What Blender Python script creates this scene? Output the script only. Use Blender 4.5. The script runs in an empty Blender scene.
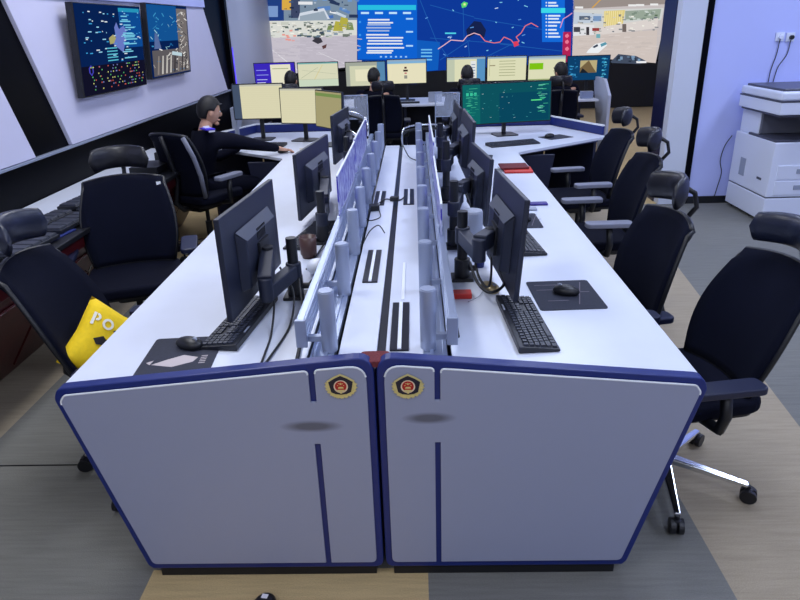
import bpy, bmesh, math, random
from mathutils import Vector, Matrix
random.seed(7)
COL = bpy.context.scene.collection
PI = math.pi
R = math.radians

# ---------------------------------------------------------------- camera frame (measured vanishing points)
FOC = 649.5
def _n(a): return Vector(a).normalized()
Yc = _n((13, -274, FOC)); Dn = Vector((50, 1542, FOC)); Dn = (Dn - Yc * Yc.dot(Dn)).normalized()
Zc = -Dn; Xc = Yc.cross(Zc)
CAM = Vector((0.1314, -1.684, 1.72))
def ray(px, py):
    v = Vector((px - 400, py - 300, FOC)); return Vector((v.dot(Xc), v.dot(Yc), v.dot(Zc)))
def on_y(px, py, y):
    r = ray(px, py); return CAM + r * ((y - CAM.y) / r.y)

# ---------------------------------------------------------------- materials
def lin(c):
    return tuple(((x / 255) / 12.92 if x / 255 <= .04045 else ((x / 255 + .055) / 1.055) ** 2.4) for x in c)
def mat(name, rgb, rough=.5, metal=0, noise=0, scale=40, spec=.5, emit=None, es=0, bump=0, trans=0, alpha=1, coat=0):
    m = bpy.data.materials.new(name); m.use_nodes = True
    nt = m.node_tree; b = nt.nodes['Principled BSDF']
    c = lin(rgb)
    b.inputs['Base Color'].default_value = (*c, 1)
    b.inputs['Roughness'].default_value = rough
    b.inputs['Metallic'].default_value = metal
    b.inputs['Specular IOR Level'].default_value = spec
    b.inputs['Coat Weight'].default_value = coat
    if trans: b.inputs['Transmission Weight'].default_value = trans
    if alpha < 1: b.inputs['Alpha'].default_value = alpha
    if emit:
        b.inputs['Emission Color'].default_value = (*lin(emit), 1); b.inputs['Emission Strength'].default_value = es
    if noise or bump:
        tc = nt.nodes.new('ShaderNodeTexCoord'); n = nt.nodes.new('ShaderNodeTexNoise')
        n.inputs['Scale'].default_value = scale; n.inputs['Detail'].default_value = 4
        nt.links.new(tc.outputs['Object'], n.inputs['Vector'])
        if noise:
            r = nt.nodes.new('ShaderNodeValToRGB')
            r.color_ramp.elements[0].position = .3; r.color_ramp.elements[1].position = .7
            r.color_ramp.elements[0].color = (*[x * (1 - noise) for x in c], 1)
            r.color_ramp.elements[1].color = (*[min(1, x * (1 + noise)) for x in c], 1)
            nt.links.new(n.outputs['Fac'], r.inputs['Fac']); nt.links.new(r.outputs['Color'], b.inputs['Base Color'])
        if bump:
            bp = nt.nodes.new('ShaderNodeBump'); bp.inputs['Strength'].default_value = bump; bp.inputs['Distance'].default_value = .004
            nt.links.new(n.outputs['Fac'], bp.inputs['Height']); nt.links.new(bp.outputs['Normal'], b.inputs['Normal'])
    return m
M = {}
M['worktop'] = mat('white_laminate', (212, 218, 232), .32, noise=.02, scale=6)
M['navy'] = mat('blue_edge_band', (20, 38, 108), .42)
M['navy_dark'] = mat('dark_navy_board', (18, 24, 52), .5)
M['edge_white'] = mat('white_edge', (225, 230, 235), .4)
M['black'] = mat('black_plastic', (20, 22, 28), .42)
M['black_soft'] = mat('black_matte_plastic', (15, 16, 21), .6)
M['mon_back'] = mat('charcoal_monitor_plastic', (32, 37, 54), .42, noise=.05, scale=300)
M['mon_back2'] = mat('grey_monitor_bulge', (62, 70, 90), .4)
M['mon_front'] = mat('monitor_bezel', (14, 15, 19), .3)
M['screen_off'] = mat('dark_screen_glass', (16, 18, 26), .15)
M['alu'] = mat('satin_aluminium', (176, 188, 212), .32, .8)
M['alu_matte'] = mat('silver_painted', (164, 174, 198), .4, .45)
M['chrome'] = mat('chrome', (225, 228, 232), .12, 1)
M['fabric'] = mat('black_mesh_fabric', (9, 13, 30), .9, noise=.25, scale=500, bump=.5, spec=.12)
M['seat'] = mat('dark_navy_seat_fabric', (9, 12, 28), .85, spec=.12, noise=.2, scale=300)
M['leather'] = mat('black_leather', (24, 25, 33), .36, bump=.25, scale=60)
M['leather_blue'] = mat('leather_headrest', (26, 32, 52), .36, bump=.25, scale=60)
M['armgrey'] = mat('grey_arm_pad', (120, 124, 142), .5)
M['armdark'] = mat('dark_arm_pad', (22, 28, 56), .42)
M['key'] = mat('key_caps', (44, 48, 60), .45)
M['keyr'] = mat('keyboard_body', (24, 27, 36), .45)
M['pad'] = mat('mouse_pad_cloth', (38, 42, 58), .8, noise=.15, scale=120)
M['padprint'] = mat('mouse_pad_print', (120, 112, 122), .8)
M['padlight'] = mat('mouse_pad_white_print', (190, 180, 182), .8)
M['wood_red'] = mat('dark_red_wood', (74, 18, 22), .3, noise=.3, scale=9)
M['white_wall'] = mat('white_wall_panel', (205, 206, 232), .5, noise=.015, scale=3)
M['lav_wall'] = mat('lavender_wall', (188, 197, 250), .55, noise=.02, scale=2)
M['grey_wall'] = mat('light_grey_wall', (186, 194, 216), .5)
M['black_wall'] = mat('gloss_black_panel', (4, 5, 11), .4, spec=.06)
M['navy_wall'] = mat('navy_pillar_cladding', (14, 20, 62), .35)
M['pillar'] = mat('pillar_white', (206, 212, 226), .5)
M['ceiling'] = mat('ceiling_tile', (215, 216, 225), .8)
M['printer'] = mat('printer_white', (222, 228, 244), .4)
M['printer_dk'] = mat('printer_dark_grey', (66, 68, 82), .35)
M['printer_in'] = mat('printer_recess', (96, 98, 108), .5)
M['red'] = mat('red_plastic', (196, 46, 38), .4)
M['redcloth'] = mat('red_flock', (104, 40, 46), .9, noise=.3, scale=200, bump=.6)
M['yellow'] = mat('yellow_cushion_cloth', (242, 206, 20), .8, noise=.06, scale=60, bump=.3)
M['cushwhite'] = mat('cushion_white_print', (238, 236, 222), .8)
M['cushblack'] = mat('cushion_black_print', (28, 26, 30), .8)
M['gold'] = mat('gold_metal', (226, 214, 150), .35, .5)
M['badge_navy'] = mat('badge_enamel_navy', (18, 18, 44), .3)
M['badge_red'] = mat('badge_enamel_red', (178, 22, 20), .3)
M['badge_cream'] = mat('badge_ring_cream', (232, 208, 178), .4)
M['skin'] = mat('skin', (196, 150, 126), .55)
M['hair'] = mat('black_hair', (14, 12, 14), .6, noise=.3, scale=80)
M['uniform'] = mat('dark_navy_uniform', (11, 13, 28), .85, spec=.12, noise=.15, scale=60)
M['silver_mark'] = mat('silver_insignia', (232, 232, 240), .35)
M['lilac_light'] = mat('violet_epaulette', (60, 40, 200), .5)
M['blue_pad'] = mat('blue_mat', (24, 42, 110), .6)
M['strip_white'] = mat('white_bar', (235, 240, 250), .35)
M['slotdark'] = mat('slot_black', (16, 18, 30), .3)
M['paper'] = mat('paper_box', (196, 190, 176), .7)
M['greybox'] = mat('grey_device', (150, 158, 176), .45)
M['cup'] = mat('dark_cup', (70, 44, 40), .4)
M['purple_book'] = mat('purple_cover', (52, 40, 130), .5)
M['acrylic'] = mat('clear_acrylic', (205, 215, 235), .08, alpha=.22)
M['purple_glow'] = mat('violet_led_strip', (90, 70, 230), .4, emit=(92, 70, 255), es=.9)
M['gilt'] = mat('gilt_mouse', (178, 160, 120), .3, .5)

def carpet(name, rgb):
    m = mat(name, rgb, .95, noise=.16, scale=260, bump=.5)
    nt = m.node_tree; b = nt.nodes['Principled BSDF']
    base = b.inputs['Base Color'].links[0].from_socket
    tc = nt.nodes.new('ShaderNodeTexCoord'); mp = nt.nodes.new('ShaderNodeMapping'); mp.inputs['Scale'].default_value = (3, 45, 1)
    n = nt.nodes.new('ShaderNodeTexNoise'); n.inputs['Scale'].default_value = 1.5; n.inputs['Detail'].default_value = 3
    mx = nt.nodes.new('ShaderNodeMix'); mx.data_type = 'RGBA'; mx.blend_type = 'MULTIPLY'; mx.inputs[0].default_value = .35
    rp = nt.nodes.new('ShaderNodeValToRGB'); rp.color_ramp.elements[0].color = (.55, .55, .55, 1); rp.color_ramp.elements[0].position = .3
    rp.color_ramp.elements[1].position = .62
    nt.links.new(tc.outputs['Object'], mp.inputs['Vector']); nt.links.new(mp.outputs['Vector'], n.inputs['Vector'])
    nt.links.new(n.outputs['Fac'], rp.inputs['Fac']); nt.links.new(base, mx.inputs[6]); nt.links.new(rp.outputs['Color'], mx.inputs[7])
    nt.links.new(mx.outputs[2], b.inputs['Base Color'])
    return m
M['carpet_grey'] = carpet('grey_carpet', (122, 122, 117))
M['carpet_taupe'] = carpet('taupe_carpet', (170, 157, 134))
M['carpet_tan'] = carpet('tan_carpet', (200, 176, 128))

# panel laminate with a worn smudge of its own
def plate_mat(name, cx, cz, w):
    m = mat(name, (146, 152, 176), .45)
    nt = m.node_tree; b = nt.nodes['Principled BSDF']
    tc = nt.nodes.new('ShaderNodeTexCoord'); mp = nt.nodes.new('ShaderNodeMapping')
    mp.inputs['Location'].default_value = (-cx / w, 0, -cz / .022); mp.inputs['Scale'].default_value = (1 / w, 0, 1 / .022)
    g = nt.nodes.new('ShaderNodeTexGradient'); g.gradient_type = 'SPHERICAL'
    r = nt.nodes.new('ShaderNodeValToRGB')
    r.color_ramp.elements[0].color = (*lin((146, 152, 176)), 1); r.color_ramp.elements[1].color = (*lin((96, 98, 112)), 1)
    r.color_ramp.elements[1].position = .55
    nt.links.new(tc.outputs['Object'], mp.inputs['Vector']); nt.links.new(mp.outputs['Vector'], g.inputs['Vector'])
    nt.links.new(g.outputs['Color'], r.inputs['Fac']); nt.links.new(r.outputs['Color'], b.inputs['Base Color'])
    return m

# privacy screen: violet print on frosted acrylic
def privacy_mat():
    m = mat('frosted_violet_print', (176, 184, 226), .3)
    nt = m.node_tree; b = nt.nodes['Principled BSDF']
    tc = nt.nodes.new('ShaderNodeTexCoord'); mp = nt.nodes.new('ShaderNodeMapping'); mp.inputs['Scale'].default_value = (1, 16, 7)
    n = nt.nodes.new('ShaderNodeTexNoise'); n.inputs['Scale'].default_value = 2.2; n.inputs['Detail'].default_value = 3
    r = nt.nodes.new('ShaderNodeValToRGB')
    r.color_ramp.elements[0].position = .47; r.color_ramp.elements[0].color = (*lin((56, 44, 176)), 1)
    r.color_ramp.elements[1].position = .53; r.color_ramp.elements[1].color = (*lin((190, 196, 230)), 1)
    nt.links.new(tc.outputs['Object'], mp.inputs['Vector']); nt.links.new(mp.outputs['Vector'], n.inputs['Vector'])
    nt.links.new(n.outputs['Fac'], r.inputs['Fac']); nt.links.new(r.outputs['Color'], b.inputs['Base Color'])
    return m
M['privacy'] = privacy_mat()

# screens give off light: colour comes from the drawn content
def art_material(name, strength):
    m = bpy.data.materials.new(name); m.use_nodes = True
    nt = m.node_tree; nt.nodes.clear()
    o = nt.nodes.new('ShaderNodeOutputMaterial'); e = nt.nodes.new('ShaderNodeEmission'); a = nt.nodes.new('ShaderNodeAttribute')
    a.attribute_name = 'Col'; e.inputs['Strength'].default_value = strength
    nt.links.new(a.outputs['Color'], e.inputs['Color']); nt.links.new(e.outputs['Emission'], o.inputs['Surface'])
    return m
M['led'] = art_material('led_wall_picture', 1.1)
M['lcd'] = art_material('lcd_picture', 1.0)

# ---------------------------------------------------------------- mesh helpers
def props(o, label=None, cat=None, group=None, kind=None):
    if label: o['label'] = label
    if cat: o['category'] = cat
    if group: o['group'] = group
    if kind: o['kind'] = kind
    return o
def empty(name, loc=(0, 0, 0), rz=0, label=None, cat=None, group=None):
    o = bpy.data.objects.new(name, None); COL.objects.link(o); o.location = loc; o.rotation_euler = (0, 0, rz)
    o.empty_display_size = .05
    return props(o, label, cat, group)

class MB:
    def __init__(s): s.v = []; s.f = []; s.mi = []
    def add(s, vs, fs, mi=0, T=None):
        b = len(s.v)
        for v in vs:
            v = Vector(v)
            if T is not None: v = T @ v
            s.v.append(v)
        for f in fs: s.f.append([b + i for i in f]); s.mi.append(mi)
        return s
    def box(s, c, d, T=None, mi=0, taper=1.0):
        x, y, z = (k / 2 for k in d); cx, cy, cz = c
        vs = [(cx + i * x * (taper if k > 0 else 1), cy + j * y * (taper if k > 0 else 1), cz + k * z) for k in (-1, 1) for j in (-1, 1) for i in (-1, 1)]
        return s.add(vs, [(0, 2, 3, 1), (4, 5, 7, 6), (0, 1, 5, 4), (2, 6, 7, 3), (0, 4, 6, 2), (1, 3, 7, 5)], mi, T)
    def beam(s, a, b, w, h, up=(0, 0, 1), mi=0, w2=None, h2=None):
        a = Vector(a); b = Vector(b); d = (b - a).normalized(); u = Vector(up)
        sd = d.cross(u)
        if sd.length < 1e-4: sd = d.cross(Vector((1, 0, 0)))
        sd.normalize(); u = sd.cross(d)
        w2 = w if w2 is None else w2; h2 = h if h2 is None else h2
        vs = [a + sd * i * w / 2 + u * j * h / 2 for j in (-1, 1) for i in (-1, 1)] + [b + sd * i * w2 / 2 + u * j * h2 / 2 for j in (-1, 1) for i in (-1, 1)]
        return s.add(vs, [(0, 1, 3, 2), (4, 6, 7, 5), (0, 4, 5, 1), (2, 3, 7, 6), (0, 2, 6, 4), (1, 5, 7, 3)], mi)
    def tube(s, pts, r, n=10, mi=0, cap=True, r2=None):
        pts = [Vector(p) for p in pts]; m = len(pts); rings = []
        prev = None
        for i, p in enumerate(pts):
            d = (pts[min(i + 1, m - 1)] - pts[max(i - 1, 0)]).normalized()
            if prev is None:
                u = d.cross(Vector((0, 0, 1)))
                if u.length < 1e-3: u = d.cross(Vector((1, 0, 0)))
            else: u = prev - d * prev.dot(d)
            u.normalize(); prev = u; w = d.cross(u)
            rr = r if r2 is None else r + (r2 - r) * i / (m - 1)
            rings.append([p + (u * math.cos(2 * PI * k / n) + w * math.sin(2 * PI * k / n)) * rr for k in range(n)])
        vs = [v for rg in rings for v in rg]
        fs = [(i * n + k, i * n + (k + 1) % n, (i + 1) * n + (k + 1) % n, (i + 1) * n + k) for i in range(m - 1) for k in range(n)]
        if cap: fs += [tuple(reversed(range(n))), tuple((m - 1) * n + k for k in range(n))]
        return s.add(vs, fs, mi)
    def cyl(s, a, b, r, n=20, mi=0, r2=None): return s.tube([a, b], r, n, mi, True, r2)
    def lathe(s, prof, n=24, T=None, mi=0):
        vs = [(r * math.cos(2 * PI * k / n), r * math.sin(2 * PI * k / n), z) for r, z in prof for k in range(n)]
        m = len(prof)
        fs = [(i * n + k, i * n + (k + 1) % n, (i + 1) * n + (k + 1) % n, (i + 1) * n + k) for i in range(m - 1) for k in range(n)]
        fs += [tuple(reversed(range(n))), tuple((m - 1) * n + k for k in range(n))]
        return s.add(vs, fs, mi, T)
    def prism(s, poly, fr, t0, t1, mi=0):
        """poly 2D, fr(u,v,t)->3D"""
        n = len(poly)
        vs = [fr(u, v, t0) for u, v in poly] + [fr(u, v, t1) for u, v in poly]
        fs = [tuple(reversed(range(n))), tuple(range(n, 2 * n))] + [(i, (i + 1) % n, n + (i + 1) % n, n + i) for i in range(n)]
        return s.add(vs, fs, mi)
    def grid(s, fn, nu, nv, mi=0, closed_u=False):
        vs = [fn(i / nu, j / nv) for j in range(nv + 1) for i in range(nu + 1)]
        fs = [(j * (nu + 1) + i, j * (nu + 1) + i + 1, (j + 1) * (nu + 1) + i + 1, (j + 1) * (nu + 1) + i) for j in range(nv) for i in range(nu)]
        return s.add(vs, fs, mi)
    def ell(s, c, r, T=None, n=16, m=10, mi=0, fn=None):
        vs = []
        for j in range(m + 1):
            th = PI * j / m
            for i in range(n):
                ph = 2 * PI * i / n
                p = Vector((math.sin(th) * math.cos(ph), math.sin(th) * math.sin(ph), math.cos(th)))
                if fn: p = fn(p)
                vs.append((c[0] + r[0] * p.x, c[1] + r[1] * p.y, c[2] + r[2] * p.z))
        fs = [(j * n + i, (j + 1) * n + i, (j + 1) * n + (i + 1) % n, j * n + (i + 1) % n) for j in range(m) for i in range(n)]
        return s.add(vs, fs, mi, T)
    def build(s, name, mats, parent=None, bevel=0, seg=2, smooth=False, sub=0, solid=0):
        me = bpy.data.meshes.new(name)
        me.from_pydata([tuple(v) for v in s.v], [], s.f)
        if not isinstance(mats, (list, tuple)): mats = [mats]
        for m in mats: me.materials.append(m)
        for p, k in zip(me.polygons, s.mi): p.material_index = k
        bm = bmesh.new(); bm.from_mesh(me)
        bmesh.ops.remove_doubles(bm, verts=bm.verts, dist=1e-6)
        bmesh.ops.recalc_face_normals(bm, faces=bm.faces)
        bm.to_mesh(me); bm.free()
        me.update()
        o = bpy.data.objects.new(name, me); COL.objects.link(o)
        if parent: o.parent = parent
        if solid:
            md = o.modifiers.new('solid', 'SOLIDIFY'); md.thickness = solid; md.offset = 0
        if bevel:
            md = o.modifiers.new('bevel', 'BEVEL'); md.width = bevel; md.segments = seg; md.limit_method = 'ANGLE'; md.angle_limit = R(40)
            md.harden_normals = False
        if sub:
            md = o.modifiers.new('sub', 'SUBSURF'); md.levels = sub; md.render_levels = sub
        if smooth:
            for p in me.polygons: p.use_smooth = True
        elif bevel or smooth is None:
            pass
        return o

def copy_tree(o, parent=None):
    c = o.copy(); COL.objects.link(c)
    if parent: c.parent = parent
    for ch in list(o.children): copy_tree(ch, c)
    return c
def round_poly(pts, rads, n=6):
    out = []
    N = len(pts)
    for i, (p, r) in enumerate(zip(pts, rads)):
        p = Vector(p); a = Vector(pts[i - 1]); b = Vector(pts[(i + 1) % N])
        if r <= 0: out.append(tuple(p)); continue
        da = (a - p).normalized(); db = (b - p).normalized()
        ang = da.angle(db); t = r / math.tan(ang / 2)
        t = min(t, (a - p).length * .49, (b - p).length * .49)
        A = p + da * t; B = p + db * t
        for k in range(n + 1):
            u = k / n
            q = A * (1 - u) ** 2 + p * 2 * u * (1 - u) + B * u ** 2
            out.append(tuple(q))
    return out
def cyl_T(a, b):
    a = Vector(a); b = Vector(b); q = Vector((0, 0, 1)).rotation_difference(b - a)
    return Matrix.Translation(a) @ q.to_matrix().to_4x4()

# art: items = (polygon in picture units, rgb, level)
def art(name, fr, items, parent, matl, step=.0006):
    me = bpy.data.meshes.new(name); vs = []; fs = []; cs = []
    for poly, c, lv in items:
        b = len(vs); vs += [tuple(fr(u, v, lv * step)) for u, v in poly]; fs.append(tuple(range(b, b + len(poly)))); cs.append((lin(c), len(poly)))
    me.from_pydata(vs, [], fs)
    at = me.color_attributes.new('Col', 'FLOAT_COLOR', 'CORNER'); k = 0
    for c, n in cs:
        for _ in range(n): at.data[k].color = (*c, 1); k += 1
    me.materials.append(matl)
    o = bpy.data.objects.new(name, me); COL.objects.link(o)
    if parent: o.parent = parent
    return o
def rect(x0, y0, x1, y1): return [(x0, y0), (x1, y0), (x1, y1), (x0, y1)]
def line(x0, y0, x1, y1, w):
    dx, dy = x1 - x0, y1 - y0; l = math.hypot(dx, dy) or 1; nx, ny = -dy / l * w / 2, dx / l * w / 2
    return [(x0 + nx, y0 + ny), (x1 + nx, y1 + ny), (x1 - nx, y1 - ny), (x0 - nx, y0 - ny)]

# ================================================================ SETTING
def struct(mb, name, m, bevel=0):
    o = mb.build(name, m, None, bevel); o['kind'] = 'structure'; return o
# floor: carpet tiles laid in grey and tan fields
fl = MB()
def fq(x0, y0, x1, y1, mi): fl.add([(x0, y0, 0), (x1, y0, 0), (x1, y1, 0), (x0, y1, 0)], [(0, 1, 2, 3)], mi)
fq(-2.4, -5, -.81, .02, 0); fq(-.81, -5, .145, .02, 1); fq(.145, -5, 1.13, .02, 0); fq(1.13, -5, 6, .02, 2)
fq(-2.4, .02, -1.84, 3.4, 2); fq(-1.84, .02, -.81, 3.4, 0); fq(-.81, .02, 1.13, 3.4, 0)
fq(-2.4, 3.4, -1.0, 12.9, 1); fq(-1.0, 3.4, 1.13, 12.9, 0)
fl.add([(1.13, .02, 0), (1.75, .02, 0), (2.28, 4.76, 0), (1.13, 4.76, 0)], [(0, 1, 2, 3)], 2)
fl.add([(1.75, .02, 0), (6, .02, 0), (6, 4.76, 0), (2.28, 4.76, 0)], [(0, 1, 2, 3)], 0)
fq(1.13, 4.76, 6, 12.9, 1)
struct(fl, 'floor', [M['carpet_grey'], M['carpet_tan'], M['carpet_taupe']])
sm = MB()
for y in (.62,): sm.box((-1.33, y, .0015), (1.02, .006, .003))
struct(sm, 'trim_1', M['black_soft'])

WX = -2.35
w = MB(); w.box((WX - .06, 1.2, 1.6), (.12, 12.6, 3.2)); struct(w, 'wall_left', M['black_wall'])
def xpanel(poly, x0, x1, name, m):
    b = MB(); b.prism(poly, lambda u, v, t: (t, u, v), x0, x1); return struct(b, name, m, .003)
xpanel([(-4.5, 1.01), (2.50, 1.01), (2.11, 1.95), (-4.5, 1.95)], WX, WX + .03, 'wall_left_panel_near', M['white_wall'])
xpanel([(2.99, 1.01), (7.22, 1.02), (6.6, 1.995), (2.56, 1.975)], WX, WX + .03, 'wall_left_panel_far', M['white_wall'])
xpanel([(2.5, 1.972), (6.6, 1.992), (6.5, 2.9), (2.2, 2.9)], WX, WX + .055, 'wall_left_cornice', M['lav_wall'])
xpanel([(-4.5, .98), (7.4, .995), (7.4, 1.012), (-4.5, .998)], WX, WX + .035, 'trim_2', M['alu_matte'])
# violet lit slot between the two wall runs, then the grey wall up to the led wall
b = MB(); b.box((WX + .02, 7.56, 1.6), (.05, .1, 3.2)); struct(b, 'trim_3', M['black_wall'])
b = MB(); b.box((WX + .03, 7.65, 1.22), (.03, .05, .62)); struct(b, 'trim_4', M['purple_glow'])
b = MB(); b.prism([(WX + .02, 7.75), (-2.80, 12.88), (-2.95, 12.88), (WX - .12, 7.7)], lambda u, v, t: (u, v, t), 0, 3.2); struct(b, 'wall_left_far', M['grey_wall'])
b = MB(); b.box((1.6, 12.95, 1.6), (9.2, .12, 3.2)); struct(b, 'wall_back', M['black_wall'])
b = MB(); b.box((4.42, 4.81, 1.6), (3.18, .12, 3.2)); struct(b, 'wall_right', M['lav_wall'])
b = MB(); b.box((6.06, 4, 1.6), (.12, 18, 3.2)); struct(b, 'wall_right_side', M['lav_wall'])
b = MB(); b.box((4.42, 4.742, .035), (3.18, .014, .07)); struct(b, 'baseboard_right', M['black'])
b = MB(); b.box((2.802, 4.80, 1.6), (.056, .13, 3.2)); struct(b, 'trim_5', M['black_wall'])
b = MB(); b.box((2.66, 4.80, 1.6), (.225, .12, 3.2)); struct(b, 'pillar_front', M['pillar'])
b = MB(); b.box((2.66, 5.02, 1.6), (.24, .32, 3.2)); struct(b, 'pillar_side', M['navy_wall'])
b = MB(); b.box((1.8, 4, 3.25), (8.6, 18, .1)); struct(b, 'ceiling', M['ceiling'])

# ================================================================ LED WALL
LY = 12.6
led = empty('led_video_wall', (1.3, LY, .95), 0, 'wall-wide glowing video wall at the far end showing a blue route map between street camera views', 'screen')
def LP(px, py, t=0):
    p = on_y(px, py, LY); return (p.x - 1.3, -t, p.z - .95)
b = MB(); b.box((0.02, .07, 1.1), (8.5, .12, 2.24)); b.build('housing', M['black'], led, .005)
b = MB(); b.box((1.3 - 1.3 + .02, .06, -.50), (8.5, .1, .88)); b.build('plinth', M['black_soft'], led, .005)
it = []
def a(poly, c, lv=1): it.append((poly, c, lv))
rnd = random.Random(3)
TOP = -75
# left street camera view
a([(264, TOP), (357, TOP), (357, 66), (272, 76)], (196, 190, 200), 1)
a(rect(264.5, TOP, 357, 22), (120, 140, 160), 2)
a([(264, -60), (282, -60), (284, 21), (267, 21)], (32, 62, 128), 3)
a(rect(268, 6, 278, 17), (120, 150, 200), 4)
a(rect(282, -40, 291, 10), (214, 168, 70), 4); a(rect(291, -40, 300, 18), (60, 70, 100), 4)
for i in range(30):
    x = rnd.uniform(296, 352); y = rnd.uniform(-50, 18); a(line(x, y, x + rnd.uniform(6, 16), y + rnd.uniform(-2, 6), rnd.uniform(1.5, 4)), rnd.choice([(70, 110, 180), (190, 205, 220), (40, 56, 90), (225, 228, 232), (90, 130, 190)]), 5)
a([(300, 13), (324, 8), (330, 19), (298, 20)], (206, 214, 226), 6)
a([(300, 16), (324, 11), (328, 20), (300, 21)], (150, 165, 180), 7)
a([(267, 21), (357, 20), (357, 35), (269, 38)], (214, 216, 210), 5)
for i in range(26):
    x = rnd.uniform(268, 352); y = rnd.uniform(22, 36); a(rect(x, y, x + rnd.uniform(2, 8), y + rnd.uniform(1, 3)), rnd.choice([(110, 118, 110), (236, 232, 214), (160, 168, 166), (90, 104, 96), (196, 200, 190)]), 6)
for x, y, s in ((338, 26, 5), (344, 23, 6), (350, 26, 4), (330, 27, 3)): a([(x - s, y + s), (x - s * .5, y - s), (x + s * .6, y - s * .8), (x + s, y + s)], (176, 170, 70) if s > 4 else (120, 140, 90), 7)
for i in range(16):
    x = rnd.uniform(293, 334); y = rnd.uniform(28, 37); a(rect(x, y, x + 4, y + 1.8), rnd.choice([(70, 90, 110), (120, 140, 160), (200, 205, 210), (60, 70, 84)]), 7)
a([(300, 38), (357, 36), (357, 66), (300, 66)], (188, 182, 194), 6)
a([(312, 41), (316, 37.5), (321, 38), (323, 42), (318, 44)], (58, 56, 66), 8); a([(322, 46), (327, 44), (326, 48), (323, 49)], (90, 60, 60), 8)
a(line(270, 48, 300, 72, .7), (222, 220, 226), 7); a(line(318, 52, 345, 64, .6), (216, 214, 220), 7)
for i in range(8):
    x = rnd.uniform(280, 294); y = rnd.uniform(28, 40); a(rect(x, y, x + 3, y + 1.6), (228, 150, 140), 7)
# blue list panel
for i in range(150):
    x = rnd.uniform(270, 352); y = rnd.uniform(36, 64); k = rnd.randint(-9, 9); a(line(x, y, x + rnd.uniform(3, 12), y + rnd.uniform(-.5, 1.5), rnd.uniform(.4, 1.1)), (190 + k, 184 + k, 196 + k), 7)
for i in range(70):
    x = rnd.uniform(269, 350); y = rnd.uniform(21.5, 36); a(rect(x, y, x + rnd.uniform(1, 4), y + rnd.uniform(.5, 1.6)), rnd.choice([(150, 158, 156), (238, 236, 226), (120, 134, 128), (206, 200, 190), (84, 96, 104)]), 7)
for i in range(50):
    x = rnd.uniform(284, 350); y = rnd.uniform(-20, 19); a(rect(x, y, x + rnd.uniform(1, 5), y + rnd.uniform(.5, 2)), rnd.choice([(60, 84, 120), (200, 210, 220), (110, 150, 200), (30, 44, 70), (170, 184, 200)]), 7)
a([(356.5, TOP), (418, TOP), (417, 84), (357.5, 84)], (10, 76, 176), 2)
a(rect(357, 60, 417, 84), (6, 50, 130), 3)
a(rect(358, -2, 417, 59), (14, 96, 206), 4)
a(rect(358, 5, 416, 10), (40, 188, 222), 5)
for i in range(4): a(rect(361 + i * 14, 12, 369 + i * 14, 14), (190, 226, 250), 6)
for y in (19, 22, 24, 27, 30, 34, 37, 40, 43, 47, 50, 52):
    x = 366 + rnd.uniform(0, 2); a(rect(x, y, x + rnd.uniform(16, 40), y + 1.5), (226, 232, 240) if y % 3 else (160, 180, 220), 6)
for y in (18, 31, 45): a(rect(406, y, 413, y + 1.6), (170, 214, 250), 6); a(rect(359, y + 3, 361, y + 5), (60, 150, 235), 6)
for i in range(6): a(rect(380 + i * 5, 56, 382 + i * 5, 57.5), (150, 200, 250), 6)
# route map
a([(417, TOP), (575, TOP), (574, 62), (417, 72)], (14, 56, 150), 2)
a([(417, TOP), (575, TOP), (575, -20), (417, -20)], (12, 64, 160), 3)
a([(417, 40), (440, 42), (438, 70), (417, 72)], (16, 90, 186), 3)
for i, y in enumerate((49, 52, 55.5, 59)): a(rect(421, y, 432, y + 1.4), (110, 190, 240), 4)
for q in ((420, 0, 436, 40), (436, 40, 450, 60), (430, 5, 474, 17), (474, 18, 545, 30), (463, 5, 464, 38), (468, 42, 470, 62), (430, 38, 520, 45), (500, 44, 570, 52), (545, 42, 560, 20), (480, 60, 520, 40), (440, 60, 470, 40)):
    a(line(*q, .7), (30, 90, 170), 4)
a([(466, 30), (474, 21), (481, 22), (486, 30), (484, 38), (476, 34), (468, 38)], (22, 34, 76), 4)
rt = [(438, 49), (444, 45), (451, 40), (463, 41), (467, 36), (474, 33), (480, 35), (485, 41), (494, 43), (500, 42), (504, 37), (511, 40), (515, 45), (519, 41), (516, 37), (521, 33), (525, 26), (531, 23), (538, 27)]
for p, q in zip(rt, rt[1:]): a(line(*p, *q, .85), (232, 120, 120) if p[0] > 478 else (236, 186, 196), 6)
a([(513, 42), (517, 41), (519, 45), (514, 47)], (220, 60, 90), 7)
a([(461, 4), (464, 1.5), (468, 3), (466, 7), (462, 8)], (90, 210, 110), 6); a(rect(463.5, 3.4, 465.5, 5.4), (230, 240, 160), 7)
for i in range(34):
    x = rnd.uniform(424, 538); y = rnd.uniform(-30, 56); a(line(x, y, x + rnd.uniform(1, 4), y + rnd.uniform(-1.5, 1.5), .9), rnd.choice([(190, 214, 244), (90, 150, 220), (120, 200, 230)]), 6)
a(rect(445, 32.5, 456, 34), (80, 210, 230), 6)
a([(540, TOP), (566, TOP), (564, 42), (542, 42)], (20, 104, 214), 5)
a(rect(541, 8, 565, 13), (60, 214, 230), 6)
for y in (2, 5, 15, 18, 21.5, 25, 29, 32.5, 36): a(rect(548, y, 556 + rnd.uniform(0, 5), y + 1.6), (220, 234, 250), 6); a(rect(545.5, y, 546.8, y + 1.4), (220, 234, 250), 6)
pr = [(560, 28), (563, 19), (568, 16), (572, 13)]
for p, q in zip(pr, pr[1:]): a(line(*p, *q, .9), (222, 150, 190), 7)
a([(563, 32), (571, 32), (570, 62), (562, 62)], (176, 34, 84), 6)
for y in (35, 41, 48): a([(565, y), (567.5, y - 1.5), (569, y + 1), (567, y + 3), (565, y + 2)], (232, 120, 150), 7)
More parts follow.
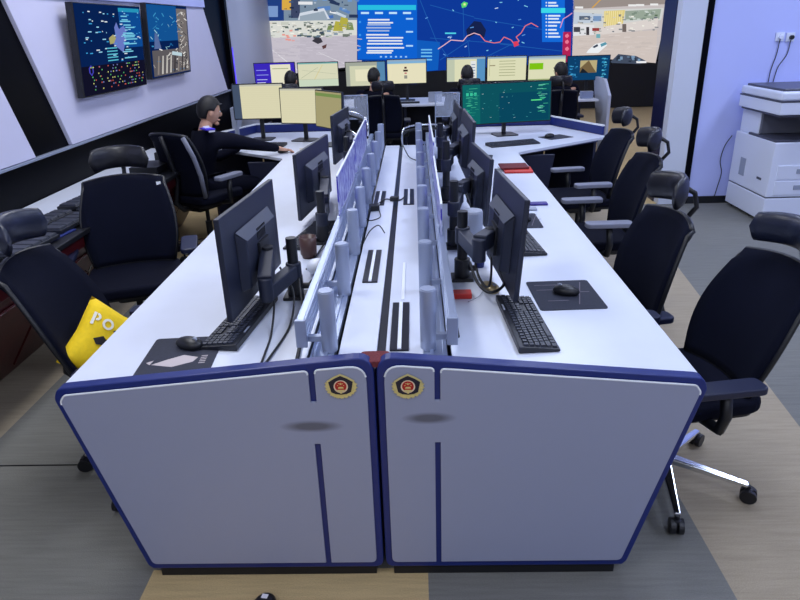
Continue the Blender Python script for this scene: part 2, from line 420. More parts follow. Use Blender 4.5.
# right street camera views
a([(574.5, TOP), (678, TOP), (668, 5), (655.5, 63), (572, 56)], (196, 188, 188), 2)
a([(574.5, TOP), (678, TOP), (668, 4), (574, 9)], (150, 140, 136), 3)
a(line(592, 8, 606, -6, 1.2), (210, 160, 80), 4)
for x in (575, 628, 636, 650): a(rect(x, 6.5 - (x - 575) * .04, x + 8, 8.5 - (x - 575) * .04), (232, 232, 232), 5)
a([(574, 10), (664, 8), (661, 20), (573, 32)], (206, 208, 206), 4)
a([(604, 11), (625, 10), (622, 28), (603, 30)], (222, 204, 130), 5)
for i in range(9): a(line(605 + i * 2.1, 11, 604 + i * 2.1, 28, .5), (240, 228, 180), 6)
a([(625, 11), (661, 9), (659, 19), (625, 20)], (150, 164, 150), 5)
for i in range(22):
    x = rnd.uniform(626, 657); y = rnd.uniform(10, 20); a(rect(x, y, x + 3, y + 1.6), rnd.choice([(90, 110, 90), (196, 206, 200), (120, 136, 124)]), 6)
a([(574, 12), (602, 14), (601, 22), (573, 24)], (190, 202, 216), 6); a(rect(579, 16, 590, 20), (80, 96, 120), 7); a(rect(593, 16, 601, 21), (120, 150, 190), 7)
a([(573, 24), (594, 25), (594, 35), (573, 36)], (222, 222, 226), 6); a(rect(573.5, 27, 580, 32), (70, 70, 80), 7); a(rect(586, 27, 589, 35), (60, 56, 62), 7)
a([(594, 28), (658, 18), (657, 28), (594, 36)], (216, 208, 204), 6)
for i in range(90):
    x = rnd.uniform(576, 650); y = rnd.uniform(35, 55); k = rnd.randint(-9, 9); a(line(x, y, x + rnd.uniform(3, 12), y + rnd.uniform(-1.5, .5), rnd.uniform(.4, 1.2)), (204 + k, 193 + k, 188 + k), 7)
for i in range(60):
    x = rnd.uniform(575, 655); y = rnd.uniform(13, 33); a(rect(x, y, x + rnd.uniform(1, 4), y + rnd.uniform(.5, 1.6)), rnd.choice([(150, 158, 156), (238, 236, 226), (130, 134, 138), (206, 200, 190), (104, 110, 120)]), 7)
a(rect(592, 28, 599, 31), (150, 60, 60), 8); a(rect(622, 24, 626, 32), (110, 100, 96), 8)
a([(573, 36), (657, 30), (655.5, 63), (572, 56)], (204, 192, 186), 6)
a(rect(596, 34, 600, 38), (110, 170, 180), 8)
a([(588, 50), (595, 44), (604, 42), (607, 45), (598, 53), (586, 53)], (232, 236, 240), 8); a([(592, 47), (597, 44), (598, 46), (594, 48)], (50, 60, 80), 9); a([(600, 44), (605, 42), (607, 44), (601, 47)], (90, 150, 170), 9)
a([(610, 62), (618, 54), (636, 56), (646, 61), (640, 64), (612, 63)], (66, 76, 96), 8)
for i in range(14):
    x = rnd.uniform(614, 640); a(rect(x, rnd.uniform(55, 61), x + 2.5, rnd.uniform(57, 62)), rnd.choice([(120, 150, 180), (40, 50, 66)]), 9)
a(rect(636, 61, 646, 63), (236, 236, 240), 9)
art('picture', LP, it, led, M['led'], .0025)

# ================================================================ WALL TVs
def wall_tv(name, y0, y1, z0, z1, lean, label, kind):
    t = empty(name, (WX + .03, (y0 + y1) / 2, z0), 0, label, 'television', 'wall televisions')
    W = y1 - y0; H = z1 - z0
    T = lambda u, v, tt: (.045 + tt + lean * (v / H), -W / 2 + u * W if False else -W / 2 + u, v)
    b = MB(); b.prism(rect(0, 0, W, H), lambda u, v, tt: (.02 + tt + lean * v / H, u - W / 2, v), .0, .05); b.build('housing', M['black'], t, .004)
    b = MB(); b.box((.01, 0, H / 2), (.022, .4, .3)); b.build('wall_mount', M['black_soft'], t, .003)
    rn = random.Random(kind * 11 + 5); its = []
    def A(p, c, l=1): its.append((p, c, l))
    A(rect(.01, .012, .99, .988), (8, 34, 84), 1)
    if kind == 0:
        A(rect(.01, .012, .99, .33), (18, 18, 40), 2)
        A(rect(.62, .5, .99, .96), (14, 76, 150), 2)
        A(rect(.62, .92, .97, .965), (40, 150, 190), 3)
        A([(.48, .56), (.54, .62), (.53, .74), (.57, .80), (.60, .72), (.68, .76), (.72, .70), (.70, .60), (.66, .52), (.64, .44), (.56, .50)], (106, 124, 200), 4)
        A([(.44, .55), (.50, .56), (.54, .62), (.50, .66), (.43, .62)], (170, 166, 110), 5)
        for i in range(60): x = rn.uniform(.08, .95); y = rn.uniform(.34, .92); A(rect(x, y, x + rn.uniform(.01, .05), y + .012), rn.choice([(150, 210, 240), (60, 160, 220), (220, 230, 240)]), 5)
        for i in range(16): x = rn.uniform(.62, .72); y = rn.uniform(.36, .9); A(rect(x, y, x + rn.uniform(.08, .22), y + .014), (120, 206, 232), 6)
        for r_ in range(5):
            A(rect(.38, .36 + r_ * .035, .54, .373 + r_ * .035), (90, 190, 214), 6)
        for i in range(110): x = rn.uniform(.12, .95); y = .06 + .035 * rn.randint(0, 7); A(rect(x, y, x + .014, y + .014), rn.choice([(200, 90, 80), (90, 180, 110), (200, 200, 120), (120, 130, 200)]), 6)
        A([(.10, .26), (.13, .22), (.16, .26), (.16, .31), (.13, .34), (.10, .31)], (70, 70, 190), 5); A([(.115, .26), (.13, .24), (.145, .26), (.145, .31), (.13, .325), (.115, .31)], (18, 18, 40), 6)
    else:
        A(rect(.01, .5, .7, .98), (20, 84, 150), 2)
        A(rect(.05, .03, .97, .38), (96, 92, 96), 2)
        A(rect(.70, .04, .97, .95), (118, 112, 112), 3)
        for i in range(120):
            x = rn.choice([rn.uniform(.04, .9), rn.uniform(.68, .9)]); y = rn.uniform(.06, .92); l = rn.uniform(.02, .09)
            A(line(x, y, x + l, y + rn.uniform(-.05, .05), rn.uniform(.006, .02)), rn.choice([(206, 200, 196), (60, 62, 70), (180, 172, 166), (236, 234, 230), (40, 110, 160)] if (y < .4 or x > .66) else [(60, 150, 200), (150, 206, 220), (30, 100, 160)]), 4)
        A([(.1, .4), (.14, .62), (.2, .58), (.26, .4)], (90, 110, 160), 5)
        for i in range(8): x = .12 + i * .1; A([(x, .05), (x + .04, .05), (x + .08, .3), (x + .05, .3)], rn.choice([(60, 56, 60), (200, 196, 190), (140, 132, 128)]), 5)
        A([(.5, .3), (.76, .26), (.77, .31), (.52, .35)], (190, 214, 224), 6)
    # wall on the left: picture's left side is at the small-y end seen from the room
    art('picture', lambda u, v, tt: (.071 + tt + lean * v, (u - .5) * W, v * H), its, t, M['lcd'], .0005)
    return t
wall_tv('wall_television', 3.16, 4.36, 1.31, 1.945, .05, 'nearer wall television showing a pale region map with dotted tables beneath', 0)
wall_tv('wall_television', 4.50, 5.62, 1.34, 1.98, .05, 'farther wall television showing tangled bright traffic camera pictures', 1)

# ================================================================ MAIN DESKS
SL_TOP = .697; SL_BOT = .548
def desk(side):
    s = side
    lab = ('right grey-panelled control desk with white top, blue edging and an angled wing' if s > 0 else
           'left grey-panelled control desk with white top and blue edging, beside the yellow cushion')
    t = empty('control_desk', (s * .5, 0, 0), 0, lab, 'desk', 'pair of control desks')
    def X(p): return [(s * u - s * .5, v) for u, v in p]
    XY = lambda u, v, tt: (u, v, tt)
    # worktop, one continuous slab with the wing
    tip = 1.88 if s > 0 else 1.80
    out = [(.235, .02), (.962, .02), (.968, 3.72), (tip, 4.40), (1.52, 5.2), (.55, 5.2), (.235, 4.4)]
    top = round_poly(out, [0, 0, .14, .05, .05, .05, 0])
    b = MB(); b.prism(X(top), XY, .715, .74); b.build('worktop', M['worktop'], t, .003)
    edge = round_poly([(.96, .02), (.966, 3.72), (tip - .01, 4.40)], [0, .14, 0])
    # blue lower board beneath the top
    b = MB(); b.prism(X(round_poly([(.25, .03), (.90, .03), (.90, 3.78), (tip - .06, 4.42), (1.48, 5.15), (.56, 5.15), (.25, 4.4)], [0, 0, .14, .03, .03, .03, 0])), XY, .69, .715); b.build('under_rail', M['navy'], t, .002)
    # modesty board + supports
    b = MB(); b.box((s * .30 - s * .5, 2.2, .37), (.03, 4.3, .64)); b.build('modesty_board', M['navy_dark'], t, .002)
    for yy in (1.95, 3.85):
        b = MB(); b.prism(X([(.32, .03), (.72 if yy < 3 else 1.2, .03), (.86 if yy < 3 else 1.3, .69), (.32, .69)]), lambda u, v, tt: (u, yy + tt, v), -.015, .015); b.build('support_panel', M['navy_dark'], t, .002)
    b = MB(); b.beam((s * 1.78 - s * .5, 4.40, .36), (s * 1.48 - s * .5, 5.12, .36), .03, .66); b.build('wing_panel', M['navy_dark'], t, .002)
    b = MB(); b.beam((s * .42 - s * .5, 5.12, .36), (s * 1.45 - s * .5, 5.12, .36), .03, .66); b.build('modesty_board', M['navy_dark'], t, .002)
    # low blue partition along the back of the wing
    b = MB(); b.beam((s * 1.865 - s * .5, 4.47, .78), (s * 1.53 - s * .5, 5.235, .78), .022, .08); b.beam((s * 1.53 - s * .5, 5.235, .78), (s * .56 - s * .5, 5.235, .78), .022, .08)
    pt = b.build('partition', M['navy'], t, .002)
    b = MB(); b.beam((s * 1.865 - s * .5, 4.47, .825), (s * 1.53 - s * .5, 5.235, .825), .026, .012); b.beam((s * 1.53 - s * .5, 5.235, .825), (s * .56 - s * .5, 5.235, .825), .026, .012)
    b.build('partition_cap', M['edge_white'], pt)
    # end panel, blue body
    P = [(.004, .045), (.004, .842), (.958, .752), (.972, .715), (.805, .06), (.79, .045)]
    body = round_poly(P, [.03, .055, .03, .03, .03, .01])
    b = MB(); b.prism(X(body), lambda u, v, tt: (u, tt, v), -.018, .022); ep = b.build('end_panel', M['navy'], t, .004)
    x0, x1 = (.173, .190) if s > 0 else (.178, .196)
    # grey face with two notches
    G = [(.026, .072), (.026, .815), (x0 - .0, .802), (x0, SL_TOP), (x1, SL_TOP), (x1, .800), (.935, .731), (.95, .71), (.782, .072), (x1, .072), (x1, SL_BOT), (x0, SL_BOT), (x0, .072)]
    rr = [.02, .05, .012, 0, 0, .012, .02, .02, .02, .0, 0, 0, .0]
    g = round_poly(G, rr)
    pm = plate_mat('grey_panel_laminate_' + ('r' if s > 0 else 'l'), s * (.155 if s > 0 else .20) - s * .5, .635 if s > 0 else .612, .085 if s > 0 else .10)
    b = MB(); b.prism(X(g), lambda u, v, tt: (u, tt, v), -.026, -.018); b.build('panel_face', pm, ep, .0015)
    # pale bead along the top of the face
    e = MB()
    tops = round_poly([(.026, .5), (.026, .817), (x0 - .002, .804), (x0 - .002, .74)], [0, .05, .012, 0])[2:]
    e.tube([(s * u - s * .5, -.0245, v) for u, v in tops[:-1]], .003, 6)
    tops = round_poly([(x1 + .002, .76), (x1 + .002, .802), (.935, .733), (.95, .71), (.90, .5)], [0, .012, .02, .02, 0])[1:-1]
    e.tube([(s * u - s * .5, -.0245, v) for u, v in tops], .003, 6)
    e.build('face_bead', M['edge_white'], ep)
    b = MB(); b.box((s * .4 - s * .5, .01, .022), (.74, .03, .04)); b.build('plinth', M['black_soft'], t)
    b = MB()
    for u, v in ((.1, .03), (.7, .03)): b.cyl((s * u - s * .5, v + .05, 0), (s * u - s * .5, v + .05, .03), .02)
    b.build('levelling_foot', M['black'], t)
    # badge
    c = on_y(341, 388, -.03) if s < 0 else on_y(408, 388, -.03)
    bx = c.x - s * .5; bz = c.z
    q = .045
    BM = lambda u, v, tt: (bx + u * q, -.027 - tt, bz + v * q)
    bd = MB()
    wre = []
    n = 40
    for i in range(n + 1):
        an = R(160) + R(220) * i / n
        rad = 1.0 + .07 * math.sin(i * 2.2)
        wre.append((1.02 * rad * math.cos(an), .12 + .98 * rad * math.sin(an) * .9))
    bd.prism(wre + [(.55, .1), (0, -.1), (-.55, .1)], BM, 0, .003)
    sh = [(-.86, .50), (-.45, .78), (0, 1.0), (.45, .78), (.86, .50), (.70, -.30), (.40, -.46), (0, -.52), (-.40, -.46), (-.70, -.30)]
    bd.prism([(u * 1.06, v * 1.04 + .01) for u, v in sh], BM, .0028, .0045)
    badge = bd.build('police_badge', M['gold'], ep)
    b = MB(); b.prism([(u * .93, v * .92) for u, v in sh], BM, .004, .0058); b.build('badge_shield', M['badge_navy'], ep)
    circ = lambda r, cy: [(r * math.cos(2 * PI * k / 28), cy + r * math.sin(2 * PI * k / 28)) for k in range(28)]
    b = MB(); b.prism(circ(.47, .14), BM, .0055, .0066); b.build('badge_ring', M['badge_cream'], ep)
    b = MB(); b.prism(circ(.38, .17), BM, .0064, .0074); b.build('badge_disc', M['badge_red'], ep)
    b = MB()
    def star(cx, cy, r): return [(cx + (r if k % 2 == 0 else r * .4) * math.sin(PI * k / 5), cy + (r if k % 2 == 0 else r * .4) * math.cos(PI * k / 5)) for k in range(10)]
    b.prism(star(0, .36, .11), BM, .0072, .0082)
    for cx, cy in ((-.2, .24), (-.13, .36 + .02), (.13, .38), (.2, .24)): b.prism(star(cx, cy, .05), BM, .0072, .0082)
    b.prism([(-.18, .02), (.18, .02), (.18, .08), (.12, .14), (-.12, .14), (-.18, .08)], BM, .0072, .0082)
    b.prism([(-.3, -.2), (.3, -.2), (.22, -.08), (-.22, -.08)], BM, .0072, .0082)
    b.prism(circ(.09, -.28), BM, .0056, .0075)
    for k in range(9):
        an = R(190) + R(160) * k / 8; b.prism([(u * .13 + .86 * math.cos(an), v * .13 + .1 + .8 * math.sin(an)) for u, v in ((-1, 0), (0, .7), (1, 0), (0, -.7))], BM, .0028, .0055)
    b.build('badge_relief', M['gold'], ep)
    return t
DR = desk(1); DL = desk(-1)
b = MB(); b.box((0, .012, .06), (.012, .03, .04)); 
rc = MB(); rc.prism(round_poly([(-.035, -.01), (.04, -.01), (.045, .06), (-.05, .06)], [.01, .01, .02, .02]), lambda u, v, t: (u, v, t), .80, .822)
props(rc.build('red_cover_plate', M['redcloth'], None, .004), 'small red felt-covered plate bridging the gap behind the two end panels', 'cover')

# ---------------------------------------------------------------- cable channel between the desks
ch = empty('cable_channel', (0, 2.1, 0), 0, 'silver cable channel with short posts and slatted rails running between the two desks', 'cable channel')
cy = lambda y: y - 2.1
b = MB(); b.box((-.068, cy(2.1), .745), (.122, 3.98, .03)); b.build('channel_lid', M['worktop'], ch, .003)
b = MB(); b.box((.083, cy(2.1), .745), (.122, 3.98, .03)); b.build('channel_lid', M['worktop'], ch, .003)
b = MB(); b.box((.0075, cy(2.1), .738), (.03, 3.98, .02)); b.build('centre_gap', M['slotdark'], ch)
for sx, xx in ((-1, -.182), (1, .182)):
    b = MB(); b.box((xx, cy(2.1), .74), (.076, 3.98, .03)); b.box((xx - .012 * sx, cy(2.1), .757), (.012, 3.98, .01)); b.box((xx + .03 * sx, cy(2.1), .757), (.012, 3.98, .014)); b.build('base_strip', M['alu'], ch, .001)
    # slatted rail
    b = MB(); rx = -.243 if sx < 0 else .236
    b.box((rx, cy(2.1), .832), (.022, 3.86, .088))
    for k in range(4): b.box((rx - .0 , cy(2.1), .798 + k * .023), (.032, 3.86, .013))
    b.build('slatted_rail', M['alu'], ch, .002)
    b = MB(); b.box((rx, cy(.165), .832), (.036, .012, .096)); b.build('rail_end_cap', M['alu_matte'], ch, .003)
    for k, yy in enumerate((.2, .68, 1.17, 1.62, 2.1, 2.57, 3.06, 3.52, 3.95)):
        b = MB(); b.cyl((sx * .160, cy(yy), .755), (sx * .160, cy(yy), .962), .026, 28); b.cyl((sx * .160, cy(yy), .962), (sx * .160, cy(yy), .966), .0235, 28)
        b.beam((sx * .175, cy(yy), .80), (sx * .228, cy(yy), .80), .02, .02)
        b.build('post', M['alu_matte'], ch, .0015)
b = MB(); b.box((0, 0, .36), (.16, 3.9, .70)); b.build('duct_body', M['navy_dark'], ch)
for (x, y0, y1) in ((-.066, .78, 1.19), (.066, .17, .56), (-.09, 2.02, 2.36), (.085, 2.02, 2.40)):
    t = empty('cable_outlet_box', (x, (y0 + y1) / 2, .76), 0,
              {(-.066): 'black cable outlet with white bar in the left channel lid, mid distance', .066: 'long black cable outlet with bright white bar nearest the camera, right channel lid',
               (-.09): 'small dark cable outlet farther along the left channel lid', .085: 'small violet-dark cable outlet farther along the right channel lid'}[x], 'cable outlet', 'cable outlets in the channel lids')
    L = y1 - y0; b = MB(); b.box((0, 0, .003), (.062, L, .006)); b.build('frame', M['slotdark'], t, .001)
    b = MB(); b.box((0, 0, .007), (.013, L * .98, .006)); b.build('bar', M['strip_white'], t, .001)
# long bright bar beyond the right outlet
props(MB().box((.072, .80, .763), (.014, .42, .006)).build('white_cover_strip', M['strip_white'], None, .002), 'narrow bright white cover strip lying beyond the long outlet on the right lid', 'strip')

def priv(x, y0, y1, z0, z1, label, wob=0):
    t = empty('privacy_screen', (x, (y0 + y1) / 2, z0), 0, label, 'privacy screen', 'violet printed privacy screens'); L = y1 - y0
    b = MB(); b.box((0, 0, (z1 - z0) / 2), (.006, L, z1 - z0)); b.build('panel', M['privacy'], t, .001)
    b = MB(); b.box((0, 0, z1 - z0 + .003), (.009, L, .006)); b.build('top_edge', M['edge_white'], t)
    for yy in (-L / 2 + .1, L / 2 - .1):
        b = MB(); b.box((0, yy, .004), (.02, .04, .03)); b.build('clip', M['alu'], t, .002)
priv(-.243, 1.36, 2.36, .885, 1.075, 'nearer violet-patterned privacy screen on the left rail')
priv(-.243, 2.38, 3.38, .885, 1.085, 'farther violet-patterned privacy screen on the left rail')
priv(.236, 1.0, 2.1, .885, 1.02, 'nearer edge-on violet privacy screen on the right rail')
priv(.236, 2.12, 3.3, .885, 1.10, 'farther edge-on violet privacy screen on the right rail')

# acrylic frames and bent rails at the far end of the channel
for x, lab in ((-.39, 'clear acrylic divider standing at the far left end of the channel'), (.42, 'clear acrylic divider standing at the far right end of the channel')):
    t = empty('acrylic_divider', (x, 4.28, .76 if abs(x) < .3 else .74), 0, lab, 'divider', 'acrylic dividers')
    b = MB(); b.box((0, 0, .33), (.21, .005, .2)); b.build('pane', M['acrylic'], t)
    b = MB()
    for sx in (-1, 1): b.beam((sx * .105, 0, 0), (sx * .105, 0, .435), .009, .009)
    b.beam((-.105, 0, .432), (.105, 0, .432), .009, .009); b.beam((-.105, 0, .23), (.105, 0, .23), .007, .007); b.build('frame', M['alu'], t)
def loop(pts, lab):
    t = empty('bent_guard_rail', pts[0], 0, lab, 'guard rail', 'bent guard rails'); o = Vector(pts[0])
    P = [Vector(p) - o for p in pts]
    sm = []
    for i in range(len(P) - 1):
        p0 = P[max(i - 1, 0)]; p1 = P[i]; p2 = P[i + 1]; p3 = P[min(i + 2, len(P) - 1)]
        for k in range(6):
            u = k / 6; sm.append(.5 * ((2 * p1) + (p2 - p0) * u + (2 * p0 - 5 * p1 + 4 * p2 - p3) * u * u + (3 * p1 - p0 - 3 * p2 + p3) * u ** 3))
    sm.append(P[-1])
    b = MB(); b.tube(sm, .008, 8); b.build('rail', M['chrome'], t, smooth=True)
    b = MB(); b.tube([p + Vector((0, .012, -.035)) for p in sm[4:-4]], .012, 8); b.build('grip', M['black'], t, smooth=True)
loop([(-.52, 4.2, .74), (-.54, 4.2, .98), (-.46, 4.15, 1.05), (-.30, 4.0, 1.02), (-.27, 3.95, .94), (-.27, 3.95, .74 + .13)], 'upper bent chrome guard rail at the far left of the channel')
loop([(-.50, 3.75, .74), (-.50, 3.75, .93), (-.44, 3.72, .97), (-.33, 3.62, .92), (-.30, 3.58, .85), (-.30, 3.58, .74)], 'lower bent chrome guard rail beside the left privacy screen')
loop([(.02, 4.02, .76), (.02, 4.03, .88), (.07, 4.06, .92), (.22, 4.1, .93), (.36, 4.1, .92), (.41, 4.1, .87), (.41, 4.1, .74)], 'low chrome and black guard rail across the far right end of the channel')

# ================================================================ MONITORS
def housing_fn(W, curve):
    return lambda y: (curve * (1 - math.cos(y / (W / 2) * 1.0))) if curve else 0
def monitor(label, loc, yaw, tilt, W=.60, H=.355, items=None, curve=0, stand=False, thick=.018, dead=True, back=True, group='desk monitors', roll=0, name='desk_monitor', deskz=.74):
    """local +X is the viewing side, origin at the screen centre (or at the desk under it when it has a stand)"""
    base_z = deskz if stand else loc[2]
    t = empty(name, (loc[0], loc[1], base_z), yaw, label, 'monitor', group)
    zc = loc[2] - base_z
    T = Matrix.Translation((0, 0, zc)) @ Matrix.Rotation(-tilt, 4, 'Y') @ Matrix.Rotation(roll, 4, 'X')
    cf = housing_fn(W, curve)
    N = 12 if curve else 1
    def slab(x0, x1, w, h, mb, mi=0):
        for i in range(N):
            ya = -w / 2 + w * i / N; yb = -w / 2 + w * (i + 1) / N
            vs = [(x + cf(y), y, z) for x in (x0, x1) for y in (ya, yb) for z in (-h / 2, h / 2)]
            fs = [(0, 1, 3, 2), (4, 6, 7, 5), (0, 2, 6, 4), (1, 5, 7, 3)]
            if i == 0: fs.append((0, 4, 5, 1))
            if i == N - 1: fs.append((2, 3, 7, 6))
            mb.add(vs, fs, mi, T)
    b = MB(); slab(-thick, 0, W, H, b); b.build('housing', M['mon_back'], t, .003)
    b = MB(); slab(0, .0015, W - .004, H - .004, b); b.build('bezel', M['mon_front'], t)
    if back:
        bw, bh, bd = W * .62, H * .60, .032
        vs = [(-thick, i * bw / 2, j * bh / 2 - .01) for j in (-1, 1) for i in (-1, 1)] + [(-thick - bd, i * bw / 2 * .86, (j * bh / 2 - .01) * (.66 if j > 0 else .95)) for j in (-1, 1) for i in (-1, 1)]
        b = MB(); b.add(vs, [(0, 1, 3, 2), (4, 6, 7, 5), (0, 4, 5, 1), (2, 3, 7, 6), (0, 2, 6, 4), (1, 5, 7, 3)], 0, T); bk = b.build('rear_housing', M['mon_back'], t, .006)
        b = MB(); b.box((-thick - bd - .004, 0, -.03), (.012, .11, .11), T); b.build('mount_plate', M['black'], t, .002)
        b = MB()
        for k in range(7): b.box((-thick - bd - .001, (k - 3) * .014 , .055), (.003, .006, .045), T)
        b.build('vent', M['black'], bk)
        b = MB(); b.add([(-thick - .002, i * bw / 2 * .98, bh / 2 - .012) for i in (-1, 1)] + [(-thick - bd - .0015, i * bw / 2 * .86, bh / 2 * .66 - .010) for i in (-1, 1)], [(0, 1, 3, 2)], 0, T @ Matrix.Translation((-.0015, 0, .003))); b.build('vent_slope', M['mon_back2'], bk, solid=.0015)
    bz = .010
    if items is None:
        b = MB(); slab(.0016, .0022, W - 2 * bz, H - 2 * bz, b); b.build('screen', M['screen_off'], t)
    else:
        w2 = W - 2 * bz; h2 = H - 2 * bz
        def fr(u, v, tt):
            # split is fine: curved screens get their polygons cut narrow
            y = -(u - .5) * w2 * -1; z = (v - .5) * h2
            return T @ Vector((.0022 + tt + cf(y), y, z))
        cut = []
        for poly, c, lv in items:
            us = [p[0] for p in poly]
            if curve and len(poly) == 4 and max(us) - min(us) > .1 and poly[0][1] == poly[1][1]:
                n = 12; u0, u1 = min(us), max(us); v0, v1 = poly[0][1], poly[2][1]
                for i in range(n): cut.append((rect(u0 + (u1 - u0) * i / n, v0, u0 + (u1 - u0) * (i + 1) / n, v1), c, lv))
            else: cut.append((poly, c, lv))
        art('screen', fr, cut, t, M['lcd'], .0003 if not curve else .0008)
    if stand:
        b = MB(); b.beam((-thick - .03, 0, .01), (-thick - .03, 0, zc), .04, .02, up=(1, 0, 0)); b.build('stand_neck', M['black'], t, .003)
        b = MB(); b.prism(round_poly([(-.12, -.11), (.08, -.11), (.08, .11), (-.12, .11)], [.03] * 4), lambda u, v, tt: (u, v, tt), .0, .01); b.build('stand_base', M['black'], t, .003)
    return t
def from_edges(p_near, p_far, zt, zb, xb=0):
    """monitor from its near and far vertical edges (x,y)"""
    a = Vector(p_near); c = Vector(p_far); W = (c - a).length; m = (a + c) / 2
    return m, W, math.atan2((c - a).y, (c - a).x), (zt + zb) / 2, zt - zb
def side_monitor(label, near, far, zt, zb, left, tilt=0):
    m, W, ang, zc, H = from_edges(near, far, zt, zb)
    yaw = ang + (PI / 2 if left else -PI / 2)   # viewing side away from the channel
    return monitor(label, (m.x, m.y, zc), yaw, tilt, W, H)
G1 = side_monitor('nearest monitor on the left desk, its charcoal back to the camera, above the keyboard', (-.525, .33), (-.47, .93), 1.165, .80, True)
G2 = side_monitor('second monitor along the left desk, seen from behind beside the privacy screen', (-.50, 1.66), (-.417, 2.34), 1.13, .78, True)
G3 = side_monitor('third and most distant edge-on monitor on the left desk, next to the pale curved screens', (-.46, 2.98), (-.40, 3.55), 1.16, .82, True)
H1 = side_monitor('nearest monitor on the right desk, its dark back overhanging the cables', (.503, .48), (.462, 1.02), 1.165, .79, False, R(-4))
H2 = side_monitor('second monitor along the right desk, partly behind the nearest one', (.50, 1.50), (.45, 2.02), 1.11, .77, False, R(-4))
H3 = side_monitor('third monitor along the right desk, left of the wide teal screen', (.47, 2.16), (.455, 2.85), 1.20, .84, False, R(-4))
H4 = side_monitor('most distant small edge-on monitor on the right desk before the teal screen', (.46, 3.12), (.45, 3.7), 1.17, .82, False, R(-3))

# ---- wing monitors
def rows(rn, n, x0, x1, y0, y1, cols, lv=3, h=.012, wr=(.04, .12)):
    o = []
    for i in range(n):
        x = rn.uniform(x0, x1); y = rn.uniform(y0, y1); o.append((rect(x, y, min(x + rn.uniform(*wr), .99), y + h), rn.choice(cols), lv))
    return o
rn = random.Random(21)
def pale(bar=None):
    its = [(rect(0, 0, 1, 1), (224, 219, 184), 1), (rect(0, .95, 1, 1), (196, 196, 180), 2)]
    for k in range(14): its.append((rect(.04, .08 + k * .062, .96, .084 + k * .062), (212, 207, 170), 2))
    if bar: its.append((rect(0, 0, bar, 1), (70, 84, 108), 3))
    return its
m = monitor('left pale yellow screen of the curved pair on the left wing', (-1.36, 4.74, 1.10), -PI / 2 - R(3), R(3), .50, .33, pale(.15), .0, True, group='pale monitors on the left wing')
m = monitor('right pale yellow screen of the curved pair on the left wing', (-.93, 4.62, 1.06), -PI / 2 - R(17), R(3), .45, .33, pale(), .0, True, group='pale monitors on the left wing')
its = [(rect(0, 0, 1, 1), (168, 160, 118), 1), (rect(0, .86, 1, .95), (120, 146, 84), 2)]
m = monitor('dim olive screen angled at the right end of the left wing trio', (-.64, 4.32, 1.05), -PI / 2 - R(52), R(3), .46, .33, its, 0, True, group='pale monitors on the left wing')
its = [(rect(0, 0, 1, 1), (14, 84, 96), 1), (rect(0, 0, .2, 1), (16, 104, 104), 2), (rect(.42, .02, .98, .75), (10, 72, 96), 2)]
its += rows(rn, 40, .02, .15, .2, .9, [(70, 190, 150), (40, 150, 130)], 3, .012, (.02, .06)) + rows(rn, 26, .84, .92, .2, .95, [(70, 200, 150), (120, 220, 190)], 3, .012, (.02, .07)) + rows(rn, 26, .2, .8, .1, .9, [(90, 200, 200), (40, 130, 140), (200, 230, 230)], 3, .008, (.004, .02))
its += [(rect(.04, .72, .07, .80), (60, 200, 160), 3), (rect(.085, .72, .115, .80), (60, 200, 160), 3), (rect(.13, .72, .16, .80), (60, 200, 160), 3), (rect(.78, .52, .9, .55), (90, 230, 140), 4)]
m = monitor('wide curved teal screen standing on the right wing', (.985, 4.62, 1.035), -PI / 2 + R(13), R(4), .88, .37, its, .045, True)

# ---- far row
FY = 8.0
far = empty('far_row_desk', (.1, 7.9, 0), 0, 'long far desk row across the room in front of the video wall', 'desk')
b = MB(); b.box((.1, 0, .728), (4.8, .96, .025)); b.build('worktop', M['worktop'], far, .003)
b = MB(); b.box((.1, .3, .36), (4.7, .03, .70)); b.build('modesty_board', M['navy_dark'], far)
for xx in (-1.6, -.1, 1.1):
    b = MB(); b.box((xx, 0, .36), (.03, .8, .70)); b.build('support_panel', M['navy_dark'], far)
b = MB(); b.prism(round_poly([(-.62, .04), (-.30, .04), (.2, .99), (-.35, .99), (-.62, .80)], [.02] * 5), lambda u, v, t: (2.60 + t, u + .0, v), -.02, .02); b.build('end_panel', M['grey_wall'], far, .004)
names = ['violet-edged leftmost far monitor showing a document', 'second far monitor from the left showing a pale street map', 'far monitor showing a grey window, behind the tallest head', 'far monitor showing a page with small figure icons',
         'far monitor with blue side strip behind the middle-right operator', 'far monitor showing pale rows of text, right of centre', 'far monitor showing a bright green block', 'rightmost far monitor showing a dark blue camera view']
centers = [(254, 296, 64, 86), (297.5, 339, 62, 87), (345, 386, 61, 87), (386.5, 427, 59, 84), (446, 486, 57, 82), (486.5, 527, 56, 81), (527.5, 566, 55, 81), (566.5, 610, 56, 80)]
